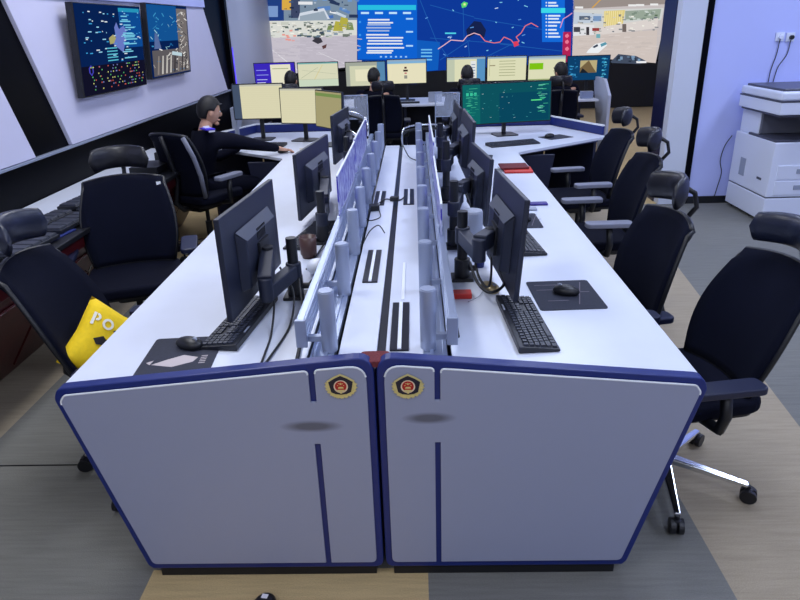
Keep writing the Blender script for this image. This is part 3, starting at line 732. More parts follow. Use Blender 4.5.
for i, (xa, xb, ya, yb) in enumerate(centers):
    p = on_y((xa + xb) / 2, (ya + yb) / 2, FY); wq = on_y(xb, yb, FY).x - on_y(xa, yb, FY).x - .012; hq = .335
    L = [(rect(0, 0, 1, 1), (226, 226, 190), 1), (rect(0, .93, 1, 1), (150, 176, 200), 2)]
    if i == 0:
        L = [(rect(0, 0, 1, 1), (60, 42, 190), 1), (rect(.4, .0, .9, .94), (236, 232, 206), 2), (rect(.45, .75, .85, .78), (160, 170, 120), 3), (rect(.04, .3, .3, .33), (190, 200, 240), 3), (rect(.04, .5, .34, .53), (150, 160, 240), 3), (rect(.04, .7, .3, .73), (150, 160, 240), 3), (rect(.04, .15, .25, .2), (220, 220, 250), 3)]
    elif i == 1:
        L = [(rect(0, 0, 1, 1), (222, 222, 192), 1), (rect(0, 0, 1, .28), (206, 222, 198), 2), (rect(0, .95, 1, 1), (120, 180, 180), 3)]
        L += [(line(.05, .35, .5, .8, .012), (170, 180, 150), 3), (line(.4, .3, .62, .9, .012), (220, 200, 120), 3), (line(.1, .7, .95, .5, .012), (180, 186, 160), 3), (line(0, .3, 1, .3, .012), (160, 180, 160), 3)]
    elif i == 2:
        L = [(rect(0, 0, 1, 1), (166, 172, 160), 1), (rect(.1, 0, .78, .85), (212, 214, 184), 2), (rect(.24, .2, .6, .7), (236, 232, 200), 3), (rect(.8, 0, 1, 1), (90, 140, 180), 2)]
    elif i == 3:
        L += [(rect(0, .84, 1, .93), (130, 180, 220), 3), (rect(.44, .62, .5, .7), (80, 50, 50), 3), (rect(.41, .5, .53, .58), (60, 40, 40), 3), (rect(.44, .4, .5, .46), (200, 120, 120), 3), (rect(.43, .2, .51, .34), (150, 150, 140), 3), (rect(.02, .02, .98, .8), (236, 230, 196), 2)]
    elif i == 4:
        L += [(rect(.78, 0, 1, .93), (90, 150, 200), 3), (rect(0, 0, .2, .93), (196, 204, 180), 3), (rect(.62, .1, .76, .85), (232, 236, 236), 3)] + [(rect(.64, .2 + k * .12, .74, .23 + k * .12), (90, 120, 160), 4) for k in range(5)]
    elif i == 5:
        L += [(rect(.3, .2 + k * .12, .72, .225 + k * .12), (160, 164, 120), 3) for k in range(6)] + [(rect(.05, .2, .06, .9), (170, 170, 130), 3), (rect(.05, .62, .2, .66), (150, 140, 110), 3)]
    elif i == 6:
        L += [(rect(.02, .45, .4, .72), (130, 200, 20), 3), (rect(0, .86, 1, .93), (190, 206, 206), 3), (rect(0, .0, 1, .05), (160, 176, 120), 3)]
    else:
        L = [(rect(0, 0, 1, 1), (14, 66, 110), 1), (rect(.3, .3, .7, .82), (190, 176, 130), 2), ([(.3, .5), (.5, .82), (.62, .5), (.7, .3), (.3, .3)], (120, 100, 70), 3), ([(.3, .3), (.36, .5), (.42, .42), (.5, .3)], (30, 36, 44), 4)]
        L += rows(random.Random(4), 26, .03, .2, .1, .9, [(70, 170, 220), (40, 120, 180)], 3, .03, (.02, .08)) + rows(random.Random(5), 26, .8, .9, .1, .9, [(90, 200, 230), (50, 150, 200)], 3, .03, (.02, .08))
    monitor(names[i], (p.x, FY - .0, p.z), -PI / 2, 0, wq, hq, L, 0, True, group='monitors along the far desk row')

# ================================================================ MONITOR ARMS
def arm(label, base, ztop, elbow, mount, zdesk=.74):
    t = empty('monitor_arm', (base[0], base[1], zdesk), 0, label, 'monitor arm', 'black monitor arms'); o = Vector((base[0], base[1], zdesk))
    b = MB(); b.box((0, 0, .006), (.09, .09, .012)); b.cyl((0, 0, .01), (0, 0, .09), .032, 20); b.build('clamp_base', M['black'], t, .002)
    b = MB(); b.cyl((0, 0, .08), (0, 0, ztop - zdesk), .021, 20); b.build('pole', M['black'], t)
    E = Vector(elbow) - o; Q = Vector(mount) - o; J = Vector((0, 0, E.z))
    b = MB(); b.cyl(J - Vector((0, 0, .035)), J + Vector((0, 0, .035)), .03, 20); b.beam(J, E, .046, .056); b.build('lower_arm', M['mon_back'], t, .005)
    b = MB(); b.cyl(E - Vector((0, 0, .03)), E + Vector((0, 0, .06)), .026, 20); b.beam(E + Vector((0, 0, .04)), Q, .052, .062); b.build('upper_arm', M['mon_back'], t, .005)
    b = MB(); d = (Q - E).normalized(); b.cyl(Q - Vector((0, 0, .035)), Q + Vector((0, 0, .035)), .022, 16); b.build('tilt_joint', M['black'], t, .002)
    b = MB(); b.cyl((.03, -.01, .05), (.06, -.01, .05), .012, 12); b.build('clamp_knob', M['black'], t)
    return t
arm('arm of the nearest left monitor, silver-grey elbow over the keyboard', (-.355, .70), .985, (-.415, .47, .85), (-.425, .60, .95))
arm('arm of the second left monitor, clamped beside the dark cup', (-.335, 1.40), 1.0, (-.35, 1.62, .86), (-.375, 1.9, .93))
arm('arm of the third left monitor, half hidden by the privacy screen', (-.33, 2.75), 1.05, (-.34, 3.0, .92), (-.36, 3.25, .98))
arm('arm of the nearest right monitor, cables hanging under it', (.315, .86), 1.03, (.36, .62, .93), (.415, .74, .96))
arm('tall pole arm behind the nearest right arm, beside the grey canister', (.305, 1.28), 1.06, (.34, 1.5, .93), (.395, 1.74, .93))
arm('arm of the third right monitor, midway along the right rail', (.31, 2.15), 1.10, (.34, 2.35, .96), (.395, 2.5, 1.0))
arm('farthest arm on the right desk, near the acrylic divider', (.31, 3.05), 1.08, (.34, 3.2, .95), (.385, 3.4, .98))

# ================================================================ KEYBOARDS, MICE, PADS
def keyboard_master():
    t = empty('keyboard', (0, 0, .74)); props(t, cat='keyboard')
    W, D = .44, .135   # W along Y, D along X, keys' front (space bar) at +X
    b = MB(); b.prism([(-D / 2, .0), (D / 2, .0), (D / 2, .010), (-D / 2, .024)], lambda u, v, tt: (u, tt, v), -W / 2, W / 2); b.build('base', M['keyr'], t, .003)
    k = MB()
    def key(y0, y1, r):
        x0 = -D / 2 + .018 + r * .0185; z = .024 - (x0 + D / 2) / D * .014
        k.box((x0 + .008, (y0 + y1) / 2, z + .002), (.0155, (y1 - y0) - .0025, .007), taper=.86)
    for r in range(6):
        y = -W / 2 + .008
        if r == 0:
            for c in range(13): key(y + c * .0225, y + c * .0225 + .017, r)
        elif r == 5:
            ws = [.024, .022, .022, .118, .022, .022, .024, .027]; yy = y
            for w_ in ws: key(yy, yy + w_, r); yy += w_
        else:
            off = [0, 0, .0, .0, .0][r]; n = 15; w_ = .281 / n
            first = [0, 1, 1.4, 1.7, 2.1][r]
            key(y, y + w_ * first, r)
            c = first
            while c + 1 < n - .01: key(y + c * w_, y + (c + 1) * w_, r); c += 1
            key(y + c * w_, y + n * w_, r)
        for c in range(3): key(y + .287 + c * .0185, y + .287 + (c + 1) * .0185, r) if r not in (3,) else None
        for c in range(4): key(y + .349 + c * .0185, y + .349 + (c + 1) * .0185, r)
    k.build('keys', M['key'], t)
    b = MB()
    for sy in (-1, 1): b.box((-D / 2 + .012, sy * .19, -.004 + .004), (.016, .03, .012))
    b.build('feet', M['black'], t)
    b = MB(); b.box((-D / 2 + .008, .10, .0245), (.006, .05, .0012)); b.build('logo_label', M['greybox'], t)
    return t
KB = keyboard_master(); KB_used = [False]
def kb(label, x, y, rz, z=.741, group='computer keyboards', sc=1):
    o = KB if not KB_used[0] else copy_tree(KB); KB_used[0] = True
    o.location = (x, y, z); o.rotation_euler = (0, 0, rz); o['label'] = label; o['category'] = 'keyboard'; o['group'] = group; o.scale = (sc, sc, sc)
    return o
# right desk: operator sits at +x
kb('large black keyboard nearest the camera on the right desk', .505, .40, R(3))
kb('keyboard on the right desk half hidden under the nearest monitor', .635, 1.34, R(5))
kb('black keyboard nearest the camera on the left desk, resting on the mouse pad', -.515, .455, PI - R(7))
kb('keyboard on the left desk behind the nearest monitor', -.41, 1.50, PI - R(12))
kb('slim black keyboard in front of the wide teal screen', .98, 4.08, R(-72), sc=1.05)
kb('keyboard under the pale yellow screens on the left wing', -1.28, 4.36, R(-95))

def mouse_master():
    t = empty('computer_mouse'); props(t, cat='mouse')
    b = MB(); b.ell((0, 0, .012), (.052, .031, .024), n=20, m=12, fn=lambda p: Vector((p.x, p.y * (1 - .12 * p.x), max(p.z, -.5))))
    b.build('body', M['black'], t, smooth=True)
    b = MB(); b.cyl((-.026, -.004, .031), (-.026, .004, .031), .008, 12); b.build('scroll_wheel', M['greybox'], t)
    return t
MM = mouse_master(); MMu = [False]
def mouse(label, x, y, rz, z=.743, m=None):
    o = MM if not MMu[0] else copy_tree(MM); MMu[0] = True
    o.location = (x, y, z); o.rotation_euler = (0, 0, rz); o['label'] = label; o['category'] = 'mouse'; o['group'] = 'computer mice'
    if m:
        for c in o.children:
            if c.name.startswith('body'):
                c.data = c.data.copy(); c.data.materials[0] = m
    return o
def pad(label, x, y, rz, w=.24, d=.30, prints=True, kind=0):
    t = empty('mouse_pad', (x, y, .7402), rz, label, 'mouse pad', 'mouse pads')
    b = MB(); b.prism(round_poly([(-w / 2, -d / 2), (w / 2, -d / 2), (w / 2, d / 2), (-w / 2, d / 2)], [.015] * 4), lambda u, v, tt: (u, v, tt), 0, .0025); b.build('mat', M['pad'], t)
    if prints:
        b = MB(); Z = lambda u, v, tt: (u, v, tt)
        if kind == 0:
            for q in ((-.1, .1, .02, .1), (-.1, .05, -.02, .05), (.03, -.1, .09, .12), (-.08, -.06, .0, -.06), (.05, .02, .1, .02), (0, .05, 0, .12)): b.prism(line(*q, .003), Z, .0025, .0030)
        else:
            b.prism([(-.08, -.06), (-.01, -.08), (.05, -.05), (.06, -.02), (.01, -.0), (-.04, -.03)], Z, .0025, .0032)
            b.prism([(-.10, -.045), (-.085, -.06), (-.08, -.03)], Z, .0025, .0032)
            for i in range(5): b.prism(line(.07, -.06 + i * .012, .09, -.058 + i * .012, .004), Z, .0025, .003)
        b.build('print', M['padlight'] if kind else M['padprint'], t)
    return t
pad('grey-lined mouse pad on the right desk, under the nearest mouse', .70, .66, R(2), .25, .29)
mouse('black mouse on the grey-lined pad of the right desk', .705, .665, R(-25), .7435)
pad('dark mouse pad beyond the monitor on the right desk', .70, 1.70, R(0), .17, .28)
mouse('mouse on the farther pad of the right desk', .69, 1.68, R(8), .7435)
pad('printed mouse pad at the near left corner of the left desk', -.655, .205, R(4), .235, .27, True, 1)
mouse('black mouse on the near left printed pad', -.645, .265, R(160), .7435)
pad('dark red-printed mouse pad under the second left monitor', -.36, 1.36 + .28, R(0), .16, .3, True, 1)
mouse('small pale gold mouse alone on the right desk by the cables', .415, .72, R(120), .741, M['gilt'])
pad('mouse pad at the far end of the right desk below the red folders', .64, 3.52, R(-8), .2, .22, False)
pad('thin dark mouse pad on the right wing beside the slim keyboard', 1.42, 4.42, R(28), .26, .2, False)
mouse('dark mouse on the right wing pad', 1.36, 4.40, R(30), .7435)

# ================================================================ SMALL THINGS ON THE DESKS
def slab_thing(name, label, cat, c, d, m, rz=0, group=None, bev=.003):
    b = MB(); b.box((0, 0, d[2] / 2), d); o = b.build(name, m, None, bev); o.location = c; o.rotation_euler = (0, 0, rz); props(o, label, cat, group); return o
slab_thing('folder', 'lower red folder on the right desk behind the second monitor', 'folder', (.86, 2.98, .741), (.20, .17, .014), M['red'], R(-2), 'red folders')
slab_thing('folder', 'upper brownish-red folder topping the pair on the right desk', 'folder', (.84, 3.05, .756), (.20, .17, .012), M['redcloth'], R(1), 'red folders')
slab_thing('notebook', 'purple notebook sticking out behind the nearest right monitor', 'book', (.80, 2.03, .741), (.18, .05, .012), M['purple_book'])
slab_thing('notebook', 'thin white and blue notebook below the purple one', 'book', (.76, 1.92, .741), (.1, .05, .01), M['greybox'])
slab_thing('red_box', 'bright red little box by the right rail', 'box', (.30, .66, .741), (.075, .05, .022), M['red'])
slab_thing('power_adapter', 'black power adapter lying on the left channel lid', 'adapter', (-.11, 1.92, .762), (.05, .06, .03), M['black'], R(15))
slab_thing('power_adapter', 'small black plug block in the centre gap of the channel', 'adapter', (.0, 2.12, .762), (.05, .04, .025), M['black'], R(-10))
b = MB(); b.lathe([(.03, 0), (.038, .02), (.040, .10), (.036, .10), (.030, .012)], 24); o = b.build('cup', M['cup'], None, smooth=True); o.location = (-.375, 1.18, .741); props(o, 'dark brown cup beside the second left arm', 'cup')
b = MB(); b.lathe([(.045, 0), (.047, .005), (.047, .19), (.043, .2), (.02, .203)], 28); o = b.build('canister', M['greybox'], None); o.location = (.385, 1.20, .741); props(o, 'dull grey canister standing behind the nearest right arm', 'canister')
b = MB(); b.ell((0, 0, .035), (.05, .05, .035)); o = b.build('white_dome_speaker', M['strip_white'], None, smooth=True); o.location = (-.30, .95, .741); props(o, 'small round white speaker by the left rail', 'speaker')
b = MB(); b.lathe([(.02, 0), (.022, .01), (.022, .03), (.012, .036)], 16); o = b.build('bottle_cap', M['blue_pad'], None); o.location = (.40, 1.0, .741); props(o, 'small blue cap near the right cables', 'cap')
slab_thing('paper_stack', 'white papers under the wide teal screen', 'papers', (.88, 4.86, .741), (.34, .2, .012), M['strip_white'], R(8))
slab_thing('paper_stack', 'loose tan papers left of the pale curved screens', 'papers', (-1.62, 4.7, .741), (.2, .16, .02), M['paper'], R(-12))
slab_thing('binder', 'blue-grey upright binder left of the pale screens', 'binder', (-1.66, 5.0, .741), (.05, .2, .29), M['greybox'], R(0))
slab_thing('document_tray', 'tan document tray on the left wing near the operator hand', 'tray', (-.80, 3.98, .741), (.14, .1, .03), M['paper'], R(10))
# small things on the far desk
for x, y, d, m, lab, nm, cat in ((.42, 7.72, (.19, .06, .13), 'greybox', 'white phone-like box between the middle far monitors', 'desk_phone', 'phone'),
                            (-.60, 7.72, (.10, .06, .14), 'greybox', 'small grey box right of the far street-map monitor', 'desk_device', 'device'),
                            (.05, 7.62, (.3, .1, .02), 'black', 'black handset cradle on the far desk below the icon page', 'handset_cradle', 'handset'),
                            (2.15, 7.62, (.3, .12, .06), 'greybox', 'silver laptop dock under the rightmost far monitor', 'docking_station', 'dock'),
                            (2.48, 7.62, (.16, .1, .09), 'alu', 'shiny metal box beside the dock on the far desk', 'metal_box', 'box')):
    slab_thing(nm, lab, cat, (x, y, .742), d, M[m])

# cables
def cable(pts, r, label, m='black', loc=None):
    P = [Vector(p) for p in pts]; sm = []
    for i in range(len(P) - 1):
        p0 = P[max(i - 1, 0)]; p1 = P[i]; p2 = P[i + 1]; p3 = P[min(i + 2, len(P) - 1)]
        for k in range(8):
            u = k / 8; sm.append(.5 * ((2 * p1) + (p2 - p0) * u + (2 * p0 - 5 * p1 + 4 * p2 - p3) * u * u + (3 * p1 - p0 - 3 * p2 + p3) * u ** 3))
    sm.append(P[-1]); b = MB(); b.tube(sm, r, 7); o = b.build('cable', M[m], None, smooth=True); props(o, label, 'cable', 'loose cables'); return o
cable([(-.44, .66, .90), (-.40, .52, .82), (-.385, .36, .748), (-.375, .20, .746), (-.37, .10, .746), (-.35, .20, .746), (-.33, .42, .748), (-.345, .60, .80), (-.40, .66, .88)], .004, 'looped black cable hanging from the nearest left arm down to the desk')
cable([(-.33, .66, .83), (-.30, .52, .75), (-.285, .38, .746), (-.27, .24, .746), (-.262, .12, .746)], .0045, 'black cable from the left clamp to the panel edge')
cable([(-.262, .5, .746), (-.268, .3, .75), (-.262, .16, .746), (-.27, .06, .746)], .006, 'short thick black cable under the left rail end')
cable([(-.29, 1.25, .80), (-.30, 1.05, .77), (-.31, .92, .745), (-.33, .80, .745)], .004, 'black cable curling down below the second left arm')
cable([(-.25, 1.6, .80), (-.31, 1.42, .76), (-.34, 1.2, .746), (-.36, 1.0, .746)], .004, 'second black cable beside the dark cup')
cable([(.44, .84, .93), (.45, .76, .84), (.46, .64, .80), (.40, .58, .79), (.36, .66, .80), (.34, .78, .84)], .006, 'thick black cable drooping under the nearest right monitor')
cable([(.43, .86, .91), (.42, .72, .82), (.40, .66, .78), (.37, .74, .80), (.36, .84, .88)], .005, 'black cable loop with ferrite bead under the nearest right monitor')
cable([(.43, 1.78, .92), (.42, 1.66, .84), (.45, 1.5, .80), (.42, 1.42, .84), (.38, 1.6, .93)], .005, 'black cable drooping below the second right monitor')
cable([(.30, .98, .75), (.36, .86, .746), (.40, .78, .745), (.37, .66, .745), (.32, .60, .745)], .0015, 'thin grey wire lying by the pale gold mouse', 'greybox')
cable([(.262, 1.3, .745), (.264, 1.0, .748), (.262, .6, .746), (.264, .3, .745)], .005, 'black cable running along the foot of the right rail')
cable([(-.13, 1.30, .762), (-.10, 1.38, .80), (-.06, 1.44, .81), (-.03, 1.42, .775)], .003, 'thin black wire arching over the left channel lid')
cable([(-.11, 1.98, .768), (-.06, 2.12, .77), (-.02, 2.14, .765), (.03, 2.12, .765), (.06, 2.2, .765)], .004, 'black lead joining the two adapters on the channel')
cable([(-.16, 1.78, .763), (-.12, 1.70, .763), (-.07, 1.76, .763), (-.08, 1.88, .768)], .003, 'small wire ring on the left channel lid')
cable([(.01, 4.05, .78), (.03, 3.8, .80), (.08, 3.45, .775), (.15, 3.30, .77)], .004, 'black wire trailing from the far guard rail over the channel')

# ================================================================ CHAIRS
def chair(name, label, loc, rz, pad_m='armdark', rec=.18, head_m='leather', zs=1.0, hw=.145, group='office chairs', arm_z=.63, headrest=True, base_rot=36):
    t = empty(name, loc, rz, label, 'office chair', group)
    b = MB()
    def seatfn(u, v):
        pass
    b.prism(round_poly([(-.23, -.22), (.24, -.24), (.24, .24), (-.23, .22)], [.08, .09, .09, .08]), lambda u, v, tt: (u, v, tt), .435, .495); b.build('seat', M['seat'], t, .02, 4)
    b = MB(); b.prism(round_poly([(-.21, -.2), (.2, -.2), (.2, .2), (-.21, .2)], [.06] * 4), lambda u, v, tt: (u, v, tt), .415, .435); b.build('seat_pan', M['black'], t, .004)
    def bx(z): q = (z - .5); return -.20 - rec * q - .15 * q * q + .03 * math.sin(q * 6)
    def bw(v): return .195 + .032 * math.sin(PI * min(1, v * 1.1)) 
    Z0, Z1 = .50, .955
    def fn(u, v):
        z = Z0 + (Z1 - Z0) * v; y = (u * 2 - 1); 
        zz = z - (.02 * y * y if v > .9 else 0)
        return (bx(z) + .045 * y * y, y * bw(v), zz)
    b = MB(); b.grid(fn, 10, 14); b.build('backrest', M['fabric'], t, smooth=True, solid=.028)
    b = MB()
    for sgn in (-1, 1):
        b.tube([Vector(fn(.5 + sgn * .5, k / 10)) + Vector((-.008, 0, 0)) for k in range(11)], .010, 8)
    b.tube([Vector(fn(k / 8, 0)) for k in range(9)], .014, 8); b.tube([Vector(fn(k / 8, 1)) for k in range(9)], .012, 8)
    b.build('back_frame', M['black'], t, smooth=True)
    b = MB(); b.tube([(-.10, 0, .40), (-.24, 0, .40), (-.31, 0, .46), (bx(.62) - .05, 0, .62), (bx(.8) - .055, 0, .8), (bx(.94) - .04, 0, .94)], .022, 10, r2=.016); b.build('back_spine', M['black'], t, smooth=True)
    if headrest:
        hz = 1.065; hx = bx(.955) - rec * .04 + .02
        b = MB(); b.tube([(bx(.90) - .04, 0, .90), (bx(.955) - .075, 0, .975), (hx - .07, 0, hz - .03), (hx - .02, 0, hz)], .011, 8); b.build('headrest_post', M['black'], t, smooth=True)
        b = MB()
        def hf(u, v):
            y = (u * 2 - 1); an = 2 * PI * v
            prof = (1 - abs(y) ** 6) ** .5 if abs(y) < 1 else 0
            prof = max(prof, .02)
            return (hx + .085 * y * y + .028 * math.cos(an) * (.55 + .45 * prof) * (1 if abs(y) < .999 else .05), y * hw, hz + .062 * math.sin(an) * (.75 + .25 * prof) * (1 if abs(y) < .999 else .05) - .012 * y * y)
        b.grid(hf, 16, 14); b.build('headrest', M[head_m], t, smooth=True)
    for sgn in (-1, 1):
        b = MB(); b.tube([(.0, sgn * .19, .425), (.0, sgn * .285, .44), (-.01, sgn * .292, .50), (.0, sgn * .288, arm_z - .02)], .02, 8); ar = b.build('armrest', M['black'], t, smooth=True)
        b = MB(); b.prism(round_poly([(-.13, sgn * .288 - .042), (.14, sgn * .283 - .040), (.14, sgn * .283 + .040), (-.13, sgn * .288 + .042)], [.03] * 4), lambda u, v, tt: (u, v, tt), arm_z - .02, arm_z + .008); b.build('arm_pad', M[pad_m], ar, .006, 3)
    b = MB(); b.prism(round_poly([(-.16, -.09), (.10, -.09), (.10, .09), (-.16, .09)], [.03] * 4), lambda u, v, tt: (u, v, tt), .365, .418); b.build('tilt_mechanism', M['black_soft'], t, .01)
    b = MB(); b.cyl((0, 0, .24), (0, 0, .37), .016); b.cyl((0, 0, .09), (0, 0, .26), .027); b.build('gas_lift', M['black'], t)
    b = MB(); b.cyl((0, 0, .075), (0, 0, .125), .045, 24); b.build('base_hub', M['chrome'], t, .004)
    for k in range(5):
        an = 2 * PI * k / 5 + R(base_rot); dx, dy = math.cos(an), math.sin(an)
        b = MB(); b.beam((dx * .03, dy * .03, .105), (dx * .31, dy * .31, .075), .042, .030, w2=.024, h2=.02); lg = b.build('base_leg', M['chrome'], t, .006, 3)
        b = MB(); px, py = -dy, dx
        b.cyl((dx * .31, dy * .31, .045), (dx * .31, dy * .31, .075), .009, 10)
        for sg in (-1, 1):
            c = Vector((dx * .315 + px * sg * .014, dy * .315 + py * sg * .014, .030)); w = Vector((px, py, 0)) * .010
            b.cyl(c - w, c + w, .030, 18)
        b.box((0, 0, 0), (.03, .02, .02), Matrix.Translation((dx * .315, dy * .315, .05)) @ Matrix.Rotation(an, 4, 'Z'))
        b.build('caster', M['black'], lg, .002)
    t.scale = (1, 1, zs)
    return t
C1 = chair('office_chair', 'large office chair at the near right corner, headrest cut by the frame, chrome base showing', (1.10, .49, 0), R(190), 'armdark', .38, 'leather_blue', arm_z=.615, base_rot=-28 - 190, zs=.945)
C2 = chair('office_chair', 'office chair at the right desk just behind the near right one', (.93, .99, 0), R(187), 'armdark', .22, 'leather', arm_z=.62, hw=.125)
C3 = chair('office_chair', 'office chair third from the camera on the right side, grey arm pads', (1.24, 2.27, 0), R(182), 'armgrey', .26, 'leather', hw=.105)
C4 = chair('office_chair', 'office chair farthest along the right side, next to the wing', (1.38, 3.26, 0), R(186), 'armgrey', .26, 'leather', hw=.10)
C5 = chair('office_chair', 'office chair on the left holding the yellow cushion', (-1.00, .64, 0), R(2), 'armdark', .42, 'leather_blue', arm_z=.60, base_rot=187)
C6 = chair('office_chair', 'empty office chair in front of the left console, small white tag on its back', (-1.44, 1.66, 0), R(-72), 'armdark', .36, 'leather', zs=1.0)
C6.scale = (1, 1.1, 1.02)
tg_ = props(MB().box((0, 0, 0), (.004, .022, .018)).build('tag_label', M['strip_white'], C6), 'white tag')
tg_.location = (-.305, .17, .91)
C7 = chair('office_chair', 'office chair under the uniformed operator at the left wing', (-1.60, 3.52, 0), R(62), 'armgrey', .22, 'leather', zs=1.08, headrest=False)
b = MB(); b.tube([(-.20, -.215, .50), (-.235, -.235, .66), (-.28, -.235, .80), (-.335, -.215, .94)], .018, 8); props(b.build('back_strap', M['armgrey'], C7, smooth=True), 'grey strap')
F = []
for x, lab in ((-1.42, 'far chair of the leftmost far operator'), (-.25, 'far chair with raised headrest in front of the tallest far operator'), (.80, 'far chair behind the middle-right far operator'), (1.90, 'rightmost far chair below the leaning operator')):
    F.append(chair('office_chair', lab, (x, 6.78, 0), R(90), 'armdark', .12, 'leather', group='chairs at the far row'))

# ================================================================ CUSHION
cu = empty('yellow_cushion', (0, 0, 0), 0, 'bright yellow cushion with white letters and a black cartoon shape, leaning on the left chair', 'cushion')
def cush_fn(sx, sy, sz):
    def fn(u, v, s):
        x = u * 2 - 1; y = v * 2 - 1
        th = sz * ((1 - x ** 4) * (1 - y ** 4)) ** .5
        k = 1 - .07 * (1 - abs(x * y))
        return (s * th, x * sx * k, y * sy * k)
    return fn
cf = cush_fn(.145, .145, .05)
b = MB(); b.grid(lambda u, v: cf(u, v, 1), 16, 16); b.grid(lambda u, v: cf(u, v, -1), 16, 16); b.build('cover', M['yellow'], cu, smooth=True)
def on_cush(polys, name, m):
    b = MB()
    for poly in polys:
        b.prism(poly, lambda u, v, t: (cf(u, v, 1)[0] + .003 + t, cf(u, v, 1)[1], cf(u, v, 1)[2]), 0, .001)
    return b.build(name, m, cu)
def ring(cx, cy, r, w, n=16, a0=0, a1=360):
    out = []
    for k in range(n):
        a_, b_ = R(a0 + (a1 - a0) * k / n), R(a0 + (a1 - a0) * (k + 1) / n)
        out.append([(cx + r * math.cos(a_), cy + r * math.sin(a_)), (cx + r * math.cos(b_), cy + r * math.sin(b_)), (cx + (r - w) * math.cos(b_), cy + (r - w) * math.sin(b_)), (cx + (r - w) * math.cos(a_), cy + (r - w) * math.sin(a_))])
    return out
on_cush([rect(.08, .62, .115, .80)] + ring(.125, .745, .055, .03, 12, -90, 90) + ring(.30, .71, .08, .033), 'letters', M['cushwhite'])
on_cush([[(.40, .66), (.46, .60), (.60, .58), (.72, .64), (.68, .70), (.58, .69), (.54, .84), (.48, .72)], [(.20, .44), (.27, .38), (.40, .42), (.46, .52), (.36, .50), (.31, .53)]], 'silhouette', M['cushblack'])
on_cush([[(.50, .44), (.58, .38), (.70, .44), (.68, .54), (.56, .55)]], 'grey_patch', M['greybox'])
cu.location = (-1.095, .585, .595); cu.rotation_mode = 'XYZ'
cu.rotation_euler = (R(-50), R(-22), R(-35))

# ================================================================ LEFT CONSOLE
co = empty('red_wood_console', (-2.0, 1.2, 0), 0, 'long dark red wood console with white rear top and black front along the left wall', 'console')
cyy = lambda y: y - 1.2
Y0, Y1 = -1.6, 4.42
b = MB(); b.box((-.19, (cyy(Y0) + cyy(Y1)) / 2, .727), (.30, Y1 - Y0, .026)); b.build('rear_top', M['worktop'], co, .002)
b = MB(); b.box((.13, (cyy(Y0) + cyy(Y1)) / 2, .722), (.34, Y1 - Y0, .028)); b.build('front_top', M['black'], co, .004)
prof = [(-.34, .0), (-.16, .0), (.27, .64), (.27, .708), (-.34, .708)]
b = MB(); b.prism(prof, lambda u, v, t: (u, t, v), cyy(Y0), cyy(Y1)); b.build('carcass', M['wood_red'], co, .003)
import itertools
sd = Vector((.43, 0, .64)).normalized(); nrm_ = Vector((.64, 0, -.43)).normalized()
for k, yy in enumerate([-1.2, -.62, -.04, .54, 1.12, 1.70, 2.28, 2.86, 3.44, 4.02]):
    c = Vector((.06, cyy(yy), .325))
    a0 = c - sd * .30; a1 = c + sd * .30
    b = MB(); b.beam(a0 + nrm_ * .008, a1 + nrm_ * .008, .55, .014, up=nrm_); d_ = b.build('door', M['wood_red'], co, .003)
    hp = a1 + nrm_ * .035 - sd * .05 + Vector((0, .2, 0))
    b = MB(); b.tube([hp - nrm_ * .02 + sd * .0, hp, hp - sd * .10, hp - sd * .10 - nrm_ * .02], .005, 8); b.build('handle', M['chrome'], d_, smooth=True)
b = MB()
for yy in (1.44, 1.50, 1.86, 1.92, 2.5): b.box((.272, cyy(yy), .70), (.008, .022, .014))
b.build('lock_plate', M['chrome'], co)
for i, (x, y, rz) in enumerate(((-1.86, 1.52, -6), (-1.86, 2.02, -4), (-1.985, 1.80, -3), (-1.99, 2.30, -5), (-1.86, 2.52, 0))):
    b = MB(); b.box((0, 0, .004), (.17, .46, .008)); 
    lab = ['nearest', 'second nearest', 'rear near', 'rear middle', 'farthest'][i]
    o = b.build('console_mat', M['blue_pad'] if i != 1 else M['pad'], None, .002); o.location = (x, y, .7365 if x > -1.95 else .741); o.rotation_euler = (0, 0, R(rz)); props(o, lab + ' blue mat on the left wall console', 'mat', 'mats on the wall console') if False else None
    if i in (1, 3): bpy.data.objects.remove(o); 
    else: props(o, lab + ' dark blue mat under a keyboard on the wall console', 'mat', 'mats on the wall console')
def wide_kb(label, x, y, rz):
    t = empty('control_keypad', (x, y, .746 if x > -1.95 else .75), R(rz), label, 'keypad', 'keypads on the wall console')
    b = MB(); b.box((0, 0, .01), (.13, .36, .02)); b.build('base', M['keyr'], t, .003)
    for k in range(5):
        b = MB(); b.box((.0, -.14 + k * .07, .025), (.115, .062, .014), taper=.9); b.build('key_block', M['key'], t, .003)
for q in (('nearest keypad on the wall console, beside the left headrest', -1.83, 1.40, -4), ('second keypad at the front of the wall console', -1.83, 1.82, -4), ('rear keypad nearest the wall on the console', -1.975, 1.86, -5), ('rear keypad farther along by the wall', -1.985, 2.32, -4), ('keypad behind the white-tagged chair', -1.84, 2.26, -3)): wide_kb(*q)
slab_thing('recorder_box', 'black low recorder box at the far end of the wall console', 'recorder', (-1.93, 3.35, .742), (.22, .3, .05), M['black'], R(-3))
slab_thing('recorder_box', 'black recorder box with glints beyond the first, near the operator', 'recorder', (-1.93, 3.9, .742), (.24, .34, .07), M['black'], R(2))

